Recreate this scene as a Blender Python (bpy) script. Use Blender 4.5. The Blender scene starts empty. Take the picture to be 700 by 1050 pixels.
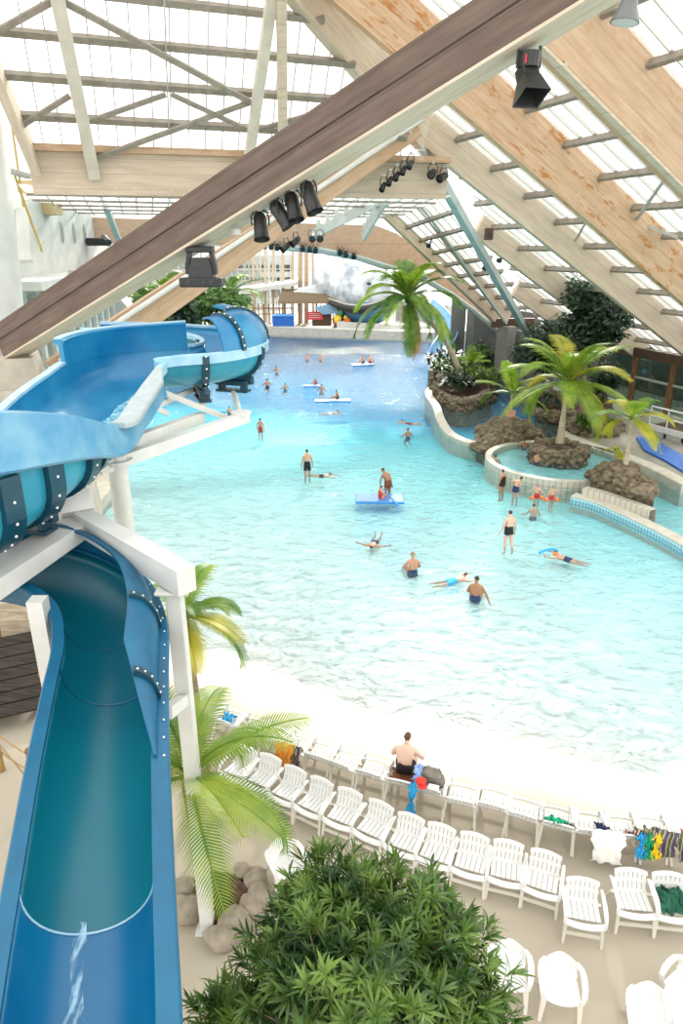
import bpy, bmesh, math, random
import numpy as np
from mathutils import Vector, Matrix
random.seed(7)
SC = bpy.context.scene
COL = SC.collection
PI = math.pi
# ------------------------------------------------------------------ camera
F_PX = 700.0
TH = math.radians(21.4)
CT, ST = math.cos(TH), math.sin(TH)
CAM = Vector((0, 0, 10.0))
def ray(x, y):
    a, b = (x-350)/F_PX, (525-y)/F_PX
    return Vector((a, CT+b*ST, b*CT-ST))
def D(x, y, Z): return CAM + ray(x, y)*Z              # pixel at a camera depth
def G(x, y, z=0.0):                                   # pixel on a level plane
    r = ray(x, y); return CAM + r*((z-CAM.z)/r.z)
def PLN(x, y, p, n):                                  # pixel on any plane
    r = ray(x, y); return CAM + r*((Vector(p)-CAM).dot(n)/r.dot(n))
def Yd(x, y, Y): r = ray(x, y); return CAM + r*(Y/r.y)
cd = bpy.data.cameras.new('camera'); cam = bpy.data.objects.new('camera', cd); COL.objects.link(cam)
cam.location = CAM; cam.rotation_euler = (PI/2-TH, 0, 0)
cd.sensor_fit = 'VERTICAL'; cd.sensor_height = 36; cd.lens = 36*F_PX/1050; cd.clip_start = .05; cd.clip_end = 600
SC.camera = cam
U_ = Vector((-.349, .937, 0)); V_ = Vector((.937, .349, 0)); ZV = Vector((0, 0, 1))
# ------------------------------------------------------------------ materials
def nodes(name):
    m = bpy.data.materials.new(name); m.use_nodes = True
    nt = m.node_tree; return m, nt, nt.nodes['Principled BSDF']
def lin(c): return tuple(c)+(1,) if len(c) == 3 else c
def pm(name, c1, c2=None, rough=.5, scale=4, detail=4, bump=0, bscale=None, stretch=None, spec=.5, metal=0, ramp=(.35, .65), trans=0, coord='Object'):
    m, nt, p = nodes(name)
    p.inputs['Roughness'].default_value = rough; p.inputs['Metallic'].default_value = metal
    p.inputs['Specular IOR Level'].default_value = spec
    p.inputs['Base Color'].default_value = lin(c1)
    N, L = nt.nodes, nt.links
    if c2 is not None or bump:
        tc = N.new('ShaderNodeTexCoord'); mp = N.new('ShaderNodeMapping')
        if stretch: mp.inputs['Scale'].default_value = stretch
        L.new(tc.outputs[coord], mp.inputs[0])
        nz = N.new('ShaderNodeTexNoise'); nz.inputs['Scale'].default_value = scale; nz.inputs['Detail'].default_value = detail
        L.new(mp.outputs[0], nz.inputs[0])
        if c2 is not None:
            r = N.new('ShaderNodeValToRGB'); r.color_ramp.elements[0].position = ramp[0]; r.color_ramp.elements[1].position = ramp[1]
            r.color_ramp.elements[0].color = lin(c1); r.color_ramp.elements[1].color = lin(c2)
            L.new(nz.outputs[0], r.inputs[0]); L.new(r.outputs[0], p.inputs['Base Color'])
        if bump:
            b = N.new('ShaderNodeBump'); b.inputs['Strength'].default_value = bump; b.inputs['Distance'].default_value = .05
            if bscale:
                n2 = N.new('ShaderNodeTexNoise'); n2.inputs['Scale'].default_value = bscale; n2.inputs['Detail'].default_value = 3
                L.new(mp.outputs[0], n2.inputs[0]); L.new(n2.outputs[0], b.inputs['Height'])
            else: L.new(nz.outputs[0], b.inputs['Height'])
            L.new(b.outputs[0], p.inputs['Normal'])
    return m
def leafmat(name, c1, c2, scale=3, rough=.45, tl=.35):
    m, nt, p = nodes(name); N, L = nt.nodes, nt.links
    tc = N.new('ShaderNodeTexCoord'); nz = N.new('ShaderNodeTexNoise'); nz.inputs['Scale'].default_value = scale
    L.new(tc.outputs['Object'], nz.inputs[0])
    r = N.new('ShaderNodeValToRGB'); r.color_ramp.elements[0].position = .35; r.color_ramp.elements[1].position = .68
    r.color_ramp.elements[0].color = lin(c1); r.color_ramp.elements[1].color = lin(c2)
    L.new(nz.outputs[0], r.inputs[0]); L.new(r.outputs[0], p.inputs['Base Color']); p.inputs['Roughness'].default_value = rough
    t = N.new('ShaderNodeBsdfTranslucent'); L.new(r.outputs[0], t.inputs[0])
    mx = N.new('ShaderNodeMixShader'); mx.inputs[0].default_value = tl
    L.new(p.outputs[0], mx.inputs[1]); L.new(t.outputs[0], mx.inputs[2])
    L.new(mx.outputs[0], N['Material Output'].inputs[0])
    return m
def glass(name, tint, fac=.12, rough=.05, diff=None, dfac=0):
    m, nt, p = nodes(name); N, L = nt.nodes, nt.links
    tr = N.new('ShaderNodeBsdfTransparent'); tr.inputs[0].default_value = lin(tint)
    gl = N.new('ShaderNodeBsdfGlossy'); gl.inputs['Roughness'].default_value = rough
    mx = N.new('ShaderNodeMixShader'); mx.inputs[0].default_value = fac
    L.new(tr.outputs[0], mx.inputs[1]); L.new(gl.outputs[0], mx.inputs[2]); out = mx
    if diff is not None:
        t = N.new('ShaderNodeBsdfTranslucent'); t.inputs[0].default_value = lin(diff)
        m2 = N.new('ShaderNodeMixShader'); m2.inputs[0].default_value = dfac
        L.new(mx.outputs[0], m2.inputs[1]); L.new(t.outputs[0], m2.inputs[2]); out = m2
    L.new(out.outputs[0], N['Material Output'].inputs[0]); N.remove(p)
    return m
M = {}
M['white_paint'] = pm('white_paint', (.64, .64, .61), (.58, .58, .55), .45, 3)
M['wall_white'] = pm('wall_white', (.56, .57, .54), (.48, .50, .48), .7, 1.2)
M['concrete'] = pm('concrete', (.46, .42, .35), (.36, .33, .28), .85, 2, bump=.2)
M['plastic'] = pm('white_plastic', (.70, .70, .685), None, .35)
M['plastic_warm'] = pm('cream_plastic', (.66, .63, .55), None, .4)
M['steel'] = pm('grey_steel', (.42, .42, .38), (.34, .34, .31), .5, 3)
M['steel_green'] = pm('pale_green_steel', (.30, .38, .37), (.38, .44, .42), .5, 2)
M['purlin'] = pm('painted_purlin', (.27, .235, .19), (.20, .175, .14), .6, 4)
M['bar'] = pm('glazing_bar', (.55, .55, .51), None, .5)
M['black'] = pm('black_metal', (.012, .012, .013), (.02, .02, .02), .4, 5)
M['lens'] = pm('lens_glass', (.03, .035, .04), None, .1)
M['red_plastic'] = pm('red_plastic', (.55, .02, .03), None, .4)
M['slide_in'] = pm('teal_fibreglass', (.0, .11, .165), (.0, .14, .195), .36, .6, stretch=(1, 1, .4), bump=.02, bscale=2)
M['slide_up'] = pm('blue_fibreglass', (.003, .135, .31), (.025, .225, .40), .28, 1.1)
M['slide_rim'] = pm('blue_rim', (.0, .082, .17), (.0, .105, .21), .42, 2)
M['slide_rim_pale'] = pm('pale_blue_rim', (.36, .54, .64), (.22, .44, .60), .3, 3)
M['slide_face'] = pm('frosted_blue_fibreglass', (.15, .34, .47), (.05, .24, .42), .32, 2.2)
M['slide_out'] = pm('turquoise_fibreglass', (.035, .30, .40), (.015, .22, .33), .3, 1.5)
M['slide_rib'] = pm('dark_teal_flange', (.003, .035, .06), (.004, .05, .08), .35, 4)
M['cream_post'] = pm('cream_post', (.56, .51, .43), (.48, .44, .37), .6, 2)
M['bolt'] = pm('bolt_steel', (.75, .76, .75), None, .3)
M['shelf'] = pm('grey_ledge', (.36, .43, .44), (.30, .36, .38), .4, 6)
M['sand_wood'] = pm('driftwood', (.52, .44, .33), (.34, .27, .19), .8, 3, stretch=(1, 1, 6))
M['bark'] = pm('palm_bark', (.34, .27, .18), (.20, .15, .10), .85, 9, stretch=(1, 1, 3), bump=.4)
M['bark_pale'] = pm('pale_palm_bark', (.50, .42, .30), (.32, .26, .18), .85, 9, stretch=(1, 1, 3), bump=.4)
M['soil'] = pm('soil', (.045, .022, .014), (.10, .05, .03), .95, 14, bump=.6)
M['rock'] = pm('rock', (.23, .18, .115), (.075, .056, .036), .9, 5, 8, bump=.8, bscale=7)
M['rock_pale'] = pm('pale_boulder', (.33, .28, .215), (.19, .16, .12), .85, 4, 6, bump=.5, bscale=6)
M['palm'] = leafmat('palm_leaf', (.06, .16, .012), (.20, .31, .035), 2.5)
M['palm_bright'] = leafmat('bright_palm_leaf', (.14, .28, .02), (.36, .45, .05), 2.0)
M['palm_yellow'] = leafmat('yellow_palm_leaf', (.30, .32, .02), (.55, .48, .04), 2)
M['dead_leaf'] = leafmat('dry_leaf', (.30, .16, .05), (.42, .25, .09), 2)
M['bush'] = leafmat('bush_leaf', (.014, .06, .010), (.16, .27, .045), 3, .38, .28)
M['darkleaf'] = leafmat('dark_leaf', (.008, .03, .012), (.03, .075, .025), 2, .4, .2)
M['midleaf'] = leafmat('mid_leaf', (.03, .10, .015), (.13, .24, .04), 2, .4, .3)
M['coping'] = pm('coping_stone', (.56, .53, .45), (.46, .43, .36), .6, 3)
M['deck'] = pm('pool_deck_concrete', (.30, .28, .235), (.23, .22, .185), .8, 1.5)
M['blue_mat'] = pm('blue_mat', (.01, .10, .42), (.015, .13, .5), .5, 3)
M['foam_blue'] = pm('blue_foam', (.03, .22, .62), (.05, .27, .68), .55, 4)
M['foam_pale'] = pm('pale_blue_foam', (.10, .25, .62), (.14, .30, .66), .55, 4)
M['thatch'] = pm('thatch', (.20, .15, .09), (.11, .08, .05), .95, 12, stretch=(1, 1, .2), bump=.6)
M['dark_wood'] = pm('dark_wood', (.10, .055, .03), (.05, .03, .018), .7, 5, stretch=(8, 1, 1))
M['brown_wood'] = pm('brown_wood', (.24, .12, .05), (.15, .075, .035), .7, 6, stretch=(1, 1, .3))
M['bamboo'] = pm('bamboo', (.42, .26, .09), (.28, .16, .05), .6, 5)
M['rope'] = pm('rope', (.40, .27, .14), (.3, .2, .1), .9, 20)
M['soot'] = pm('weathered_planks', (.014, .010, .008), (.05, .036, .026), .9, 3, stretch=(.5, 6, 1))
M['yellow_pipe'] = pm('yellow_pipe', (.42, .31, .10), None, .5)
M['red_sign'] = pm('red_sign', (.55, .05, .06), None, .5)
M['skylit_glass'] = None
def skin(c): return pm('skin', c, tuple(x*.88 for x in c), .5, 6)
SKIN = [skin((.60, .36, .24)), skin((.48, .26, .16)), skin((.34, .17, .09)), skin((.68, .45, .34))]
HAIR = [pm('dark_hair', (.018, .012, .009), None, .5), pm('brown_hair', (.07, .035, .017), None, .5), pm('light_hair', (.30, .20, .10), None, .5)]
def cloth(name, c): return pm(name, c, tuple(min(1, x*1.25) for x in c), .8, 10)
CL = dict(black=cloth('black_cloth', (.012, .012, .014)), red=cloth('red_cloth', (.5, .03, .02)), blue=cloth('blue_cloth', (.02, .22, .55)),
          navy=cloth('navy_cloth', (.015, .03, .10)), orange=cloth('orange_plastic', (.85, .17, .04)), green=cloth('green_cloth', (.0, .35, .18)),
          dgreen=cloth('dark_green_cloth', (.008, .09, .05)), yellow=cloth('yellow_cloth', (.8, .58, .02)), teal=cloth('teal_cloth', (.0, .28, .38)),
          oran2=cloth('orange_towel', (.72, .22, .015)), brown=cloth('brown_cloth', (.16, .05, .025)), white=cloth('white_cloth', (.8, .8, .76)),
          sky=cloth('sky_blue_cloth', (.03, .36, .68)), lilac=cloth('pale_blue_towel', (.25, .40, .75)), olive=cloth('olive_cloth', (.20, .19, .08)))
def stripes(name, cols, scale, ax=(1, .3, 0)):
    m, nt, p = nodes(name); N, L = nt.nodes, nt.links
    tc = N.new('ShaderNodeTexCoord'); mp = N.new('ShaderNodeMapping'); mp.inputs['Rotation'].default_value = (0, 0, .5); L.new(tc.outputs['Object'], mp.inputs[0])
    w = N.new('ShaderNodeTexWave'); w.inputs['Scale'].default_value = scale; w.inputs['Distortion'].default_value = 3; L.new(mp.outputs[0], w.inputs[0])
    r = N.new('ShaderNodeValToRGB'); r.color_ramp.interpolation = 'CONSTANT'
    e = r.color_ramp.elements
    while len(e) < len(cols): e.new(.5)
    for i, c in enumerate(cols): e[i].position = i/len(cols); e[i].color = lin(c)
    L.new(w.outputs[0], r.inputs[0]); L.new(r.outputs[0], p.inputs['Base Color']); p.inputs['Roughness'].default_value = .9
    return m
M['towel_stripe'] = stripes('striped_towel', [(.10, .08, .04), (.42, .40, .18), (.06, .16, .28), (.10, .05, .09)], 2.2)
M['towel_rose'] = stripes('patterned_towel', [(.06, .03, .03), (.5, .25, .2), (.2, .09, .08), (.6, .5, .42)], 6)
M['towel_multi'] = stripes('orange_pattern_towel', [(.72, .22, .02), (.75, .45, .05), (.3, .12, .03), (.78, .3, .04)], 3)
M['canvas'] = pm('grey_canvas', (.22, .20, .17), (.12, .11, .09), .9, 6, bump=.5)
# laminated timber with plank lines and rusty stains
def timber(name, c1, c2, stain=None, amt=.5, plank=3.0):
    m, nt, p = nodes(name); N, L = nt.nodes, nt.links
    tc = N.new('ShaderNodeTexCoord'); mp = N.new('ShaderNodeMapping'); mp.inputs['Scale'].default_value = (.25, 2.2, 2.2); L.new(tc.outputs['Object'], mp.inputs[0])
    nz = N.new('ShaderNodeTexNoise'); nz.inputs['Scale'].default_value = 3; nz.inputs['Detail'].default_value = 6; L.new(mp.outputs[0], nz.inputs[0])
    r = N.new('ShaderNodeValToRGB'); r.color_ramp.elements[0].position = .3; r.color_ramp.elements[1].position = .7
    r.color_ramp.elements[0].color = lin(c1); r.color_ramp.elements[1].color = lin(c2); L.new(nz.outputs[0], r.inputs[0]); col = r.outputs[0]
    sep = N.new('ShaderNodeSeparateXYZ'); L.new(tc.outputs['Object'], sep.inputs[0])
    ml = N.new('ShaderNodeMath'); ml.operation = 'MULTIPLY'; ml.inputs[1].default_value = plank; L.new(sep.outputs[2], ml.inputs[0])
    fr = N.new('ShaderNodeMath'); fr.operation = 'FRACT'; L.new(ml.outputs[0], fr.inputs[0])
    lt = N.new('ShaderNodeMath'); lt.operation = 'LESS_THAN'; lt.inputs[1].default_value = .05; L.new(fr.outputs[0], lt.inputs[0])
    f = N.new('ShaderNodeMath'); f.operation = 'MULTIPLY'; f.inputs[1].default_value = .35; L.new(lt.outputs[0], f.inputs[0])
    mx = N.new('ShaderNodeMix'); mx.data_type = 'RGBA'; L.new(f.outputs[0], mx.inputs[0]); L.new(col, mx.inputs[6]); mx.inputs[7].default_value = lin(tuple(x*.45 for x in c1)); col = mx.outputs[2]
    if stain:
        m2 = N.new('ShaderNodeMapping'); m2.inputs['Scale'].default_value = (.5, 1.3, 1.8); L.new(tc.outputs['Object'], m2.inputs[0])
        n2 = N.new('ShaderNodeTexNoise'); n2.inputs['Scale'].default_value = 2.6; n2.inputs['Detail'].default_value = 8; n2.inputs['Roughness'].default_value = .65; L.new(m2.outputs[0], n2.inputs[0])
        r2 = N.new('ShaderNodeValToRGB'); r2.color_ramp.elements[0].position = .56; r2.color_ramp.elements[1].position = .62
        r2.color_ramp.elements[0].color = (0, 0, 0, 1); r2.color_ramp.elements[1].color = (amt, amt, amt, 1); L.new(n2.outputs[0], r2.inputs[0])
        x2 = N.new('ShaderNodeMix'); x2.data_type = 'RGBA'; L.new(r2.outputs[0], x2.inputs[0]); L.new(col, x2.inputs[6]); x2.inputs[7].default_value = lin(stain); col = x2.outputs[2]
    L.new(col, p.inputs['Base Color']); p.inputs['Roughness'].default_value = .75; p.inputs['Specular IOR Level'].default_value = .2
    return m
M['timber_dark'] = timber('weathered_timber', (.10, .072, .057), (.155, .118, .096), None, plank=2.15)
M['timber_pale'] = timber('bleached_timber', (.46, .38, .29), (.58, .495, .395), None, plank=2.0)
M['timber_raft'] = timber('stained_timber', (.46, .305, .19), (.58, .415, .28), (.40, .16, .035), .85, 2.2)
M['timber_raft2'] = timber('plain_timber', (.42, .285, .18), (.51, .37, .255), (.34, .19, .09), .3, 2.2)
M['timber_pink'] = timber('pink_timber', (.40, .27, .185), (.47, .335, .24), None, plank=.6)
M['roof_glass'] = glass('roof_glass', (.97, .98, .98), .04, .2, (.95, .97, .97), .22)
M['win_glass'] = glass('window_glass', (.55, .70, .66), .2)
M['clear_glass'] = glass('clear_glass', (.93, .95, .95), .06)
M['dark_glass'] = glass('dark_glass', (.06, .15, .15), .25)
# ------------------------------------------------------------------ mesh builder
class MB:
    def __init__(s): s.v = []; s.f = []; s.mi = []
    def add(s, vs, fs, mi=0):
        o = len(s.v); s.v += [Vector(v) for v in vs]; s.f += [tuple(i+o for i in f) for f in fs]; s.mi += [mi]*len(fs); return s
    def box(s, c, size, rot=None, mi=0):
        c = Vector(c); h = [x/2 for x in size]; R = rot or Matrix.Identity(3)
        vs = [c + R @ Vector((sx*h[0], sy*h[1], sz*h[2])) for sx in (-1, 1) for sy in (-1, 1) for sz in (-1, 1)]
        return s.add(vs, [(0, 1, 3, 2), (4, 6, 7, 5), (0, 4, 5, 1), (2, 3, 7, 6), (0, 2, 6, 4), (1, 5, 7, 3)], mi)
    def bevbox(s, c, size, r=.02, rot=None, mi=0):
        bm = bmesh.new(); bmesh.ops.create_cube(bm, size=1)
        for v in bm.verts: v.co = Vector((v.co.x*size[0], v.co.y*size[1], v.co.z*size[2]))
        bmesh.ops.bevel(bm, geom=bm.edges[:], offset=min(r, min(size)*.45), segments=2, affect='EDGES', profile=.5)
        R = rot or Matrix.Identity(3); bm.verts.index_update()
        s.add([Vector(c)+R @ v.co for v in bm.verts], [tuple(v.index for v in f.verts) for f in bm.faces], mi); bm.free(); return s
    def beam(s, p0, p1, w, h, up=ZV, w1=None, h1=None, mi=0):      # w sideways, h along up
        p0, p1 = Vector(p0), Vector(p1); d = (p1-p0).normalized()
        sd = d.cross(Vector(up)); sd = sd.normalized() if sd.length > 1e-6 else d.orthogonal().normalized()
        uu = sd.cross(d).normalized(); w1 = w if w1 is None else w1; h1 = h if h1 is None else h1
        vs = []
        for p, a, b in ((p0, w, h), (p1, w1, h1)):
            for x, y in ((-1, -1), (1, -1), (1, 1), (-1, 1)): vs.append(p+sd*(x*a/2)+uu*(y*b/2))
        return s.add(vs, [(3, 2, 1, 0), (4, 5, 6, 7), (0, 1, 5, 4), (1, 2, 6, 5), (2, 3, 7, 6), (3, 0, 4, 7)], mi)
    def tube(s, pts, r, n=8, caps=True, mi=0):
        pts = [Vector(p) for p in pts]; k = len(pts); rs = r if isinstance(r, (list, tuple)) else [r]*k
        o = len(s.v); prev = None
        for i, p in enumerate(pts):
            t = (pts[min(i+1, k-1)]-pts[max(i-1, 0)]).normalized()
            if prev is None: a = t.orthogonal().normalized()
            else:
                a = prev - t*prev.dot(t); a = a.normalized() if a.length > 1e-6 else t.orthogonal().normalized()
            prev = a; b = t.cross(a)
            for j in range(n):
                an = 2*PI*j/n; s.v.append(p + (a*math.cos(an)+b*math.sin(an))*rs[i])
        for i in range(k-1):
            for j in range(n):
                j2 = (j+1) % n; s.f.append((o+i*n+j, o+i*n+j2, o+(i+1)*n+j2, o+(i+1)*n+j)); s.mi.append(mi)
        if caps:
            s.f.append(tuple(o+j for j in reversed(range(n)))); s.f.append(tuple(o+(k-1)*n+j for j in range(n))); s.mi += [mi, mi]
        return s
    def sphere(s, c, r, n=10, m=6, mi=0, rot=None):
        c = Vector(c); r = (r, r, r) if isinstance(r, (int, float)) else r; R = rot or Matrix.Identity(3)
        vs = [c+R @ Vector((0, 0, r[2]))]
        for i in range(1, m):
            a = PI*i/m
            for j in range(n):
                b = 2*PI*j/n; vs.append(c+R @ Vector((r[0]*math.sin(a)*math.cos(b), r[1]*math.sin(a)*math.sin(b), r[2]*math.cos(a))))
        vs.append(c+R @ Vector((0, 0, -r[2]))); fs = []
        for j in range(n): fs.append((0, 1+j, 1+(j+1) % n))
        for i in range(m-2):
            for j in range(n):
                a = 1+i*n; fs.append((a+j, a+n+j, a+n+(j+1) % n, a+(j+1) % n))
        L = len(vs)-1
        for j in range(n): fs.append((L, 1+(m-2)*n+(j+1) % n, 1+(m-2)*n+j))
        return s.add(vs, fs, mi)
    def prism(s, poly, z0, z1, mi=0):                               # plan polygon pulled up
        n = len(poly); a = 0
        for i in range(n): a += poly[i][0]*poly[(i+1) % n][1]-poly[(i+1) % n][0]*poly[i][1]
        if a < 0: poly = poly[::-1]
        vs = [Vector((p[0], p[1], z0)) for p in poly]+[Vector((p[0], p[1], z1)) for p in poly]
        fs = [tuple(reversed(range(n))), tuple(range(n, 2*n))]+[(i, (i+1) % n, n+(i+1) % n, n+i) for i in range(n)]
        return s.add(vs, fs, mi)
    def extrude(s, poly, d, mi=0):                                  # any planar 3d polygon, thickness vector d
        n = len(poly); d = Vector(d); poly = [Vector(p) for p in poly]
        vs = poly+[p+d for p in poly]
        return s.add(vs, [tuple(reversed(range(n))), tuple(range(n, 2*n))]+[(i, (i+1) % n, n+(i+1) % n, n+i) for i in range(n)], mi)
    def loft(s, rings, closed=True, caps=False, mi=0):
        n = len(rings[0]); o = len(s.v)
        for r in rings: s.v += [Vector(p) for p in r]
        for i in range(len(rings)-1):
            for j in range(n if closed else n-1):
                j2 = (j+1) % n; s.f.append((o+i*n+j, o+i*n+j2, o+(i+1)*n+j2, o+(i+1)*n+j)); s.mi.append(mi)
        if caps:
            s.f.append(tuple(o+j for j in reversed(range(n)))); q = o+(len(rings)-1)*n; s.f.append(tuple(q+j for j in range(n))); s.mi += [mi, mi]
        return s
    def build(s, name, m, parent=None, world=True, smooth=False, uv=None, loc=None, rot=None):
        me = bpy.data.meshes.new(name); off = Vector((0, 0, 0)); MI = None
        if loc is not None: off = Vector(loc)
        elif parent is not None and world: MI = pworld(parent).inverted()
        if MI is not None: vs = [MI @ v for v in s.v]
        elif rot is not None: RI = rot.transposed(); vs = [RI @ (v-off) for v in s.v]
        else: vs = [v-off for v in s.v]
        me.from_pydata([tuple(v) for v in vs], [], s.f)
        ms = m if isinstance(m, (list, tuple)) else [m]
        for q in ms: me.materials.append(q)
        if len(ms) > 1: me.polygons.foreach_set('material_index', s.mi)
        if smooth: me.polygons.foreach_set('use_smooth', [True]*len(me.polygons))
        if uv:
            l = me.uv_layers.new(name='UVMap')
            for lp in me.loops: l.data[lp.index].uv = uv(s.v[lp.vertex_index])
        if smooth == 'angle':
            me.set_sharp_from_angle(angle=math.radians(40))
        me.update()
        o = bpy.data.objects.new(name, me); COL.objects.link(o)
        if parent is not None: o.parent = parent
        if loc is not None: o.location = off
        if rot is not None: o.rotation_euler = rot.to_euler()
        return o
def pworld(o):
    m = Matrix.LocRotScale(o.location, o.rotation_euler, o.scale)
    return pworld(o.parent) @ m if o.parent else m
def tag(o, label=None, cat=None, group=None, kind=None):
    if label: o['label'] = label
    if cat: o['category'] = cat
    if group: o['group'] = group
    if kind: o['kind'] = kind
    return o
def T(name, label, cat, loc=(0, 0, 0), rz=0, group=None, kind=None, scale=1):
    o = bpy.data.objects.new(name, None); COL.objects.link(o); o.empty_display_size = .1
    o.location = loc; o.rotation_euler = (0, 0, rz); o.scale = (scale,)*3
    return tag(o, label, cat, group, kind)
def dup(o, loc=None, rz=None, label=None, parent=None, kids=None):
    kids = kids or KIDS(o)
    c = o.copy(); COL.objects.link(c)
    if parent is not None: c.parent = parent
    if loc is not None: c.location = loc
    if rz is not None: c.rotation_euler = (0, 0, rz)
    if label: c['label'] = label
    for ch in kids(o) if callable(kids) else kids: dup(ch, parent=c)
    return c
def KIDS(o):
    return [x for x in bpy.data.objects if x.parent == o]
def rotz(a): return Matrix.Rotation(a, 3, 'Z')
def frame(x, z):                                                    # rotation whose X axis is x and Z near z
    x = Vector(x).normalized(); y = Vector(z).cross(x).normalized(); z = x.cross(y)
    return Matrix((x, y, z)).transposed()
def catmull(P, n):
    P = [np.array(p, float) for p in P]; out = []
    P = [2*P[0]-P[1]]+P+[2*P[-1]-P[-2]]
    for i in range(1, len(P)-2):
        for k in range(n):
            t = k/n; a, b, c, d = P[i-1], P[i], P[i+1], P[i+2]
            out.append(.5*((2*b)+(-a+c)*t+(2*a-5*b+4*c-d)*t*t+(-a+3*b-3*c+d)*t**3))
    out.append(P[-2]); return out
ORD = ['first', 'second', 'third', 'fourth', 'fifth', 'sixth', 'seventh', 'eighth', 'ninth', 'tenth', 'eleventh', 'twelfth', 'thirteenth', 'fourteenth', 'fifteenth', 'sixteenth', 'seventeenth', 'eighteenth']
# ================================================================== ground, pool, decks
PS = Vector((-.8, 14.35, 0)); PN = Vector((.42, .907, 0)).normalized(); PT = Vector((PN.y, -PN.x, 0))
WL = -.10
def shore(x, y):
    d = (x-PS.x)*PN.x+(y-PS.y)*PN.y; t = (x-PS.x)*PT.x+(y-PS.y)*PT.y
    return d + .25*math.sin(t*.45+.6)+.12*math.sin(t*1.1)
def zf(x, y):
    d = shore(x, y)
    if d < -3: return 0.0
    if d < 0: q = (d+3)/3; return -.10*q*q*(3-2*q) if q < 1 else -.1
    if d < 22: return -.10-.033*d
    return max(-2.3, -.826-.05*(d-22))
mb = MB(); xs = np.linspace(-40, 60, 101); ys = np.concatenate([np.linspace(-8, 24, 65), np.linspace(25, 116, 92)])
for y in ys:
    for x in xs: mb.v.append(Vector((x, y, zf(x, y))))
W = len(xs)
for j in range(len(ys)-1):
    for i in range(W-1): mb.f.append((j*W+i, j*W+i+1, (j+1)*W+i+1, (j+1)*W+i)); mb.mi.append(0)
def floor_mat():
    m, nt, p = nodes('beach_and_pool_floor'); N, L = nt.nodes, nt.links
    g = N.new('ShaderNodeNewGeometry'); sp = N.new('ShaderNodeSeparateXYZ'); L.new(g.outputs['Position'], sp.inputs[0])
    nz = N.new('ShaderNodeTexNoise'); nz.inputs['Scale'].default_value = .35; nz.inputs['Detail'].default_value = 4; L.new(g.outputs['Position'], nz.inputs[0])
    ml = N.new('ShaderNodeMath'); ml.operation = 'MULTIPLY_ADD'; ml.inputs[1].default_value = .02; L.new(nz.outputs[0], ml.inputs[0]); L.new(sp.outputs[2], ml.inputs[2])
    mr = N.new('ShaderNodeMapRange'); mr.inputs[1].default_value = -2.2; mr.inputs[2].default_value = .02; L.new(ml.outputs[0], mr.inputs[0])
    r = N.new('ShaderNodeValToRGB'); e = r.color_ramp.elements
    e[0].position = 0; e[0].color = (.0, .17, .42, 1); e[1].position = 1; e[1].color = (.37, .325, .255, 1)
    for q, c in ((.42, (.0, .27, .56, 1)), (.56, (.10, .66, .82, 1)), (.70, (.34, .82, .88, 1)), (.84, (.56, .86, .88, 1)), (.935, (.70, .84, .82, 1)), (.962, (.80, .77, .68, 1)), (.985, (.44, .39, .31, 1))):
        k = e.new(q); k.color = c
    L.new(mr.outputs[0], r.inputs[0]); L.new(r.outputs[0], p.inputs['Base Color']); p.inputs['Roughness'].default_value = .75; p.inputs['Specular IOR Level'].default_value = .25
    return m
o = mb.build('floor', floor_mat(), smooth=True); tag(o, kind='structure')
# --- water: a closed body with absorption, its surface rippled
def water_mat(name, absorb, bump=.5, scale=1.0, dens=1.0, rough=.06):
    m, nt, p = nodes(name); N, L = nt.nodes, nt.links; N.remove(p)
    tc = N.new('ShaderNodeNewGeometry'); mp = N.new('ShaderNodeMapping'); mp.inputs['Scale'].default_value = (scale, scale*1.5, scale); mp.inputs['Rotation'].default_value = (0, 0, .35); L.new(tc.outputs['Position'], mp.inputs[0])
    n1 = N.new('ShaderNodeTexNoise'); n1.inputs['Scale'].default_value = 1.3; n1.inputs['Detail'].default_value = 5; n1.inputs['Distortion'].default_value = .8; L.new(mp.outputs[0], n1.inputs[0])
    b = N.new('ShaderNodeBump'); b.inputs['Strength'].default_value = bump; b.inputs['Distance'].default_value = .6; L.new(n1.outputs[0], b.inputs['Height'])
    fr = N.new('ShaderNodeFresnel'); fr.inputs[0].default_value = 1.14; L.new(b.outputs[0], fr.inputs['Normal'])
    gl = N.new('ShaderNodeBsdfGlossy'); gl.inputs['Roughness'].default_value = rough; L.new(b.outputs[0], gl.inputs['Normal'])
    t0 = N.new('ShaderNodeBsdfTransparent'); df = N.new('ShaderNodeBsdfDiffuse'); df.inputs[0].default_value = (.62, .95, .96, 1); L.new(b.outputs[0], df.inputs['Normal'])
    tr = N.new('ShaderNodeMixShader'); tr.inputs[0].default_value = .06; L.new(t0.outputs[0], tr.inputs[1]); L.new(df.outputs[0], tr.inputs[2]); mx = N.new('ShaderNodeMixShader')
    L.new(fr.outputs[0], mx.inputs[0]); L.new(tr.outputs[0], mx.inputs[1]); L.new(gl.outputs[0], mx.inputs[2])
    L.new(mx.outputs[0], N['Material Output'].inputs[0])
    if dens:
        va = N.new('ShaderNodeVolumeAbsorption'); va.inputs[0].default_value = lin(absorb); va.inputs[1].default_value = dens; L.new(va.outputs[0], N['Material Output'].inputs['Volume'])
    return m
M['water'] = water_mat('pool_water', (.86, .978, .99), .75, 1.0, .6)
M['water2'] = water_mat('lagoon_water', (.66, .95, .965), .55, 1.6, .62)
mb = MB().prism([(-13.4, 30), (-13.4, 12), (-6, 12), (8, 8), (34, 8), (28, 26), (24.5, 30), (17.5, 42), (16, 46), (14.6, 50), (13.2, 55), (12.2, 57), (14, 70), (12, 83.9), (-13.4, 83.9)], -3.2, WL)
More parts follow.
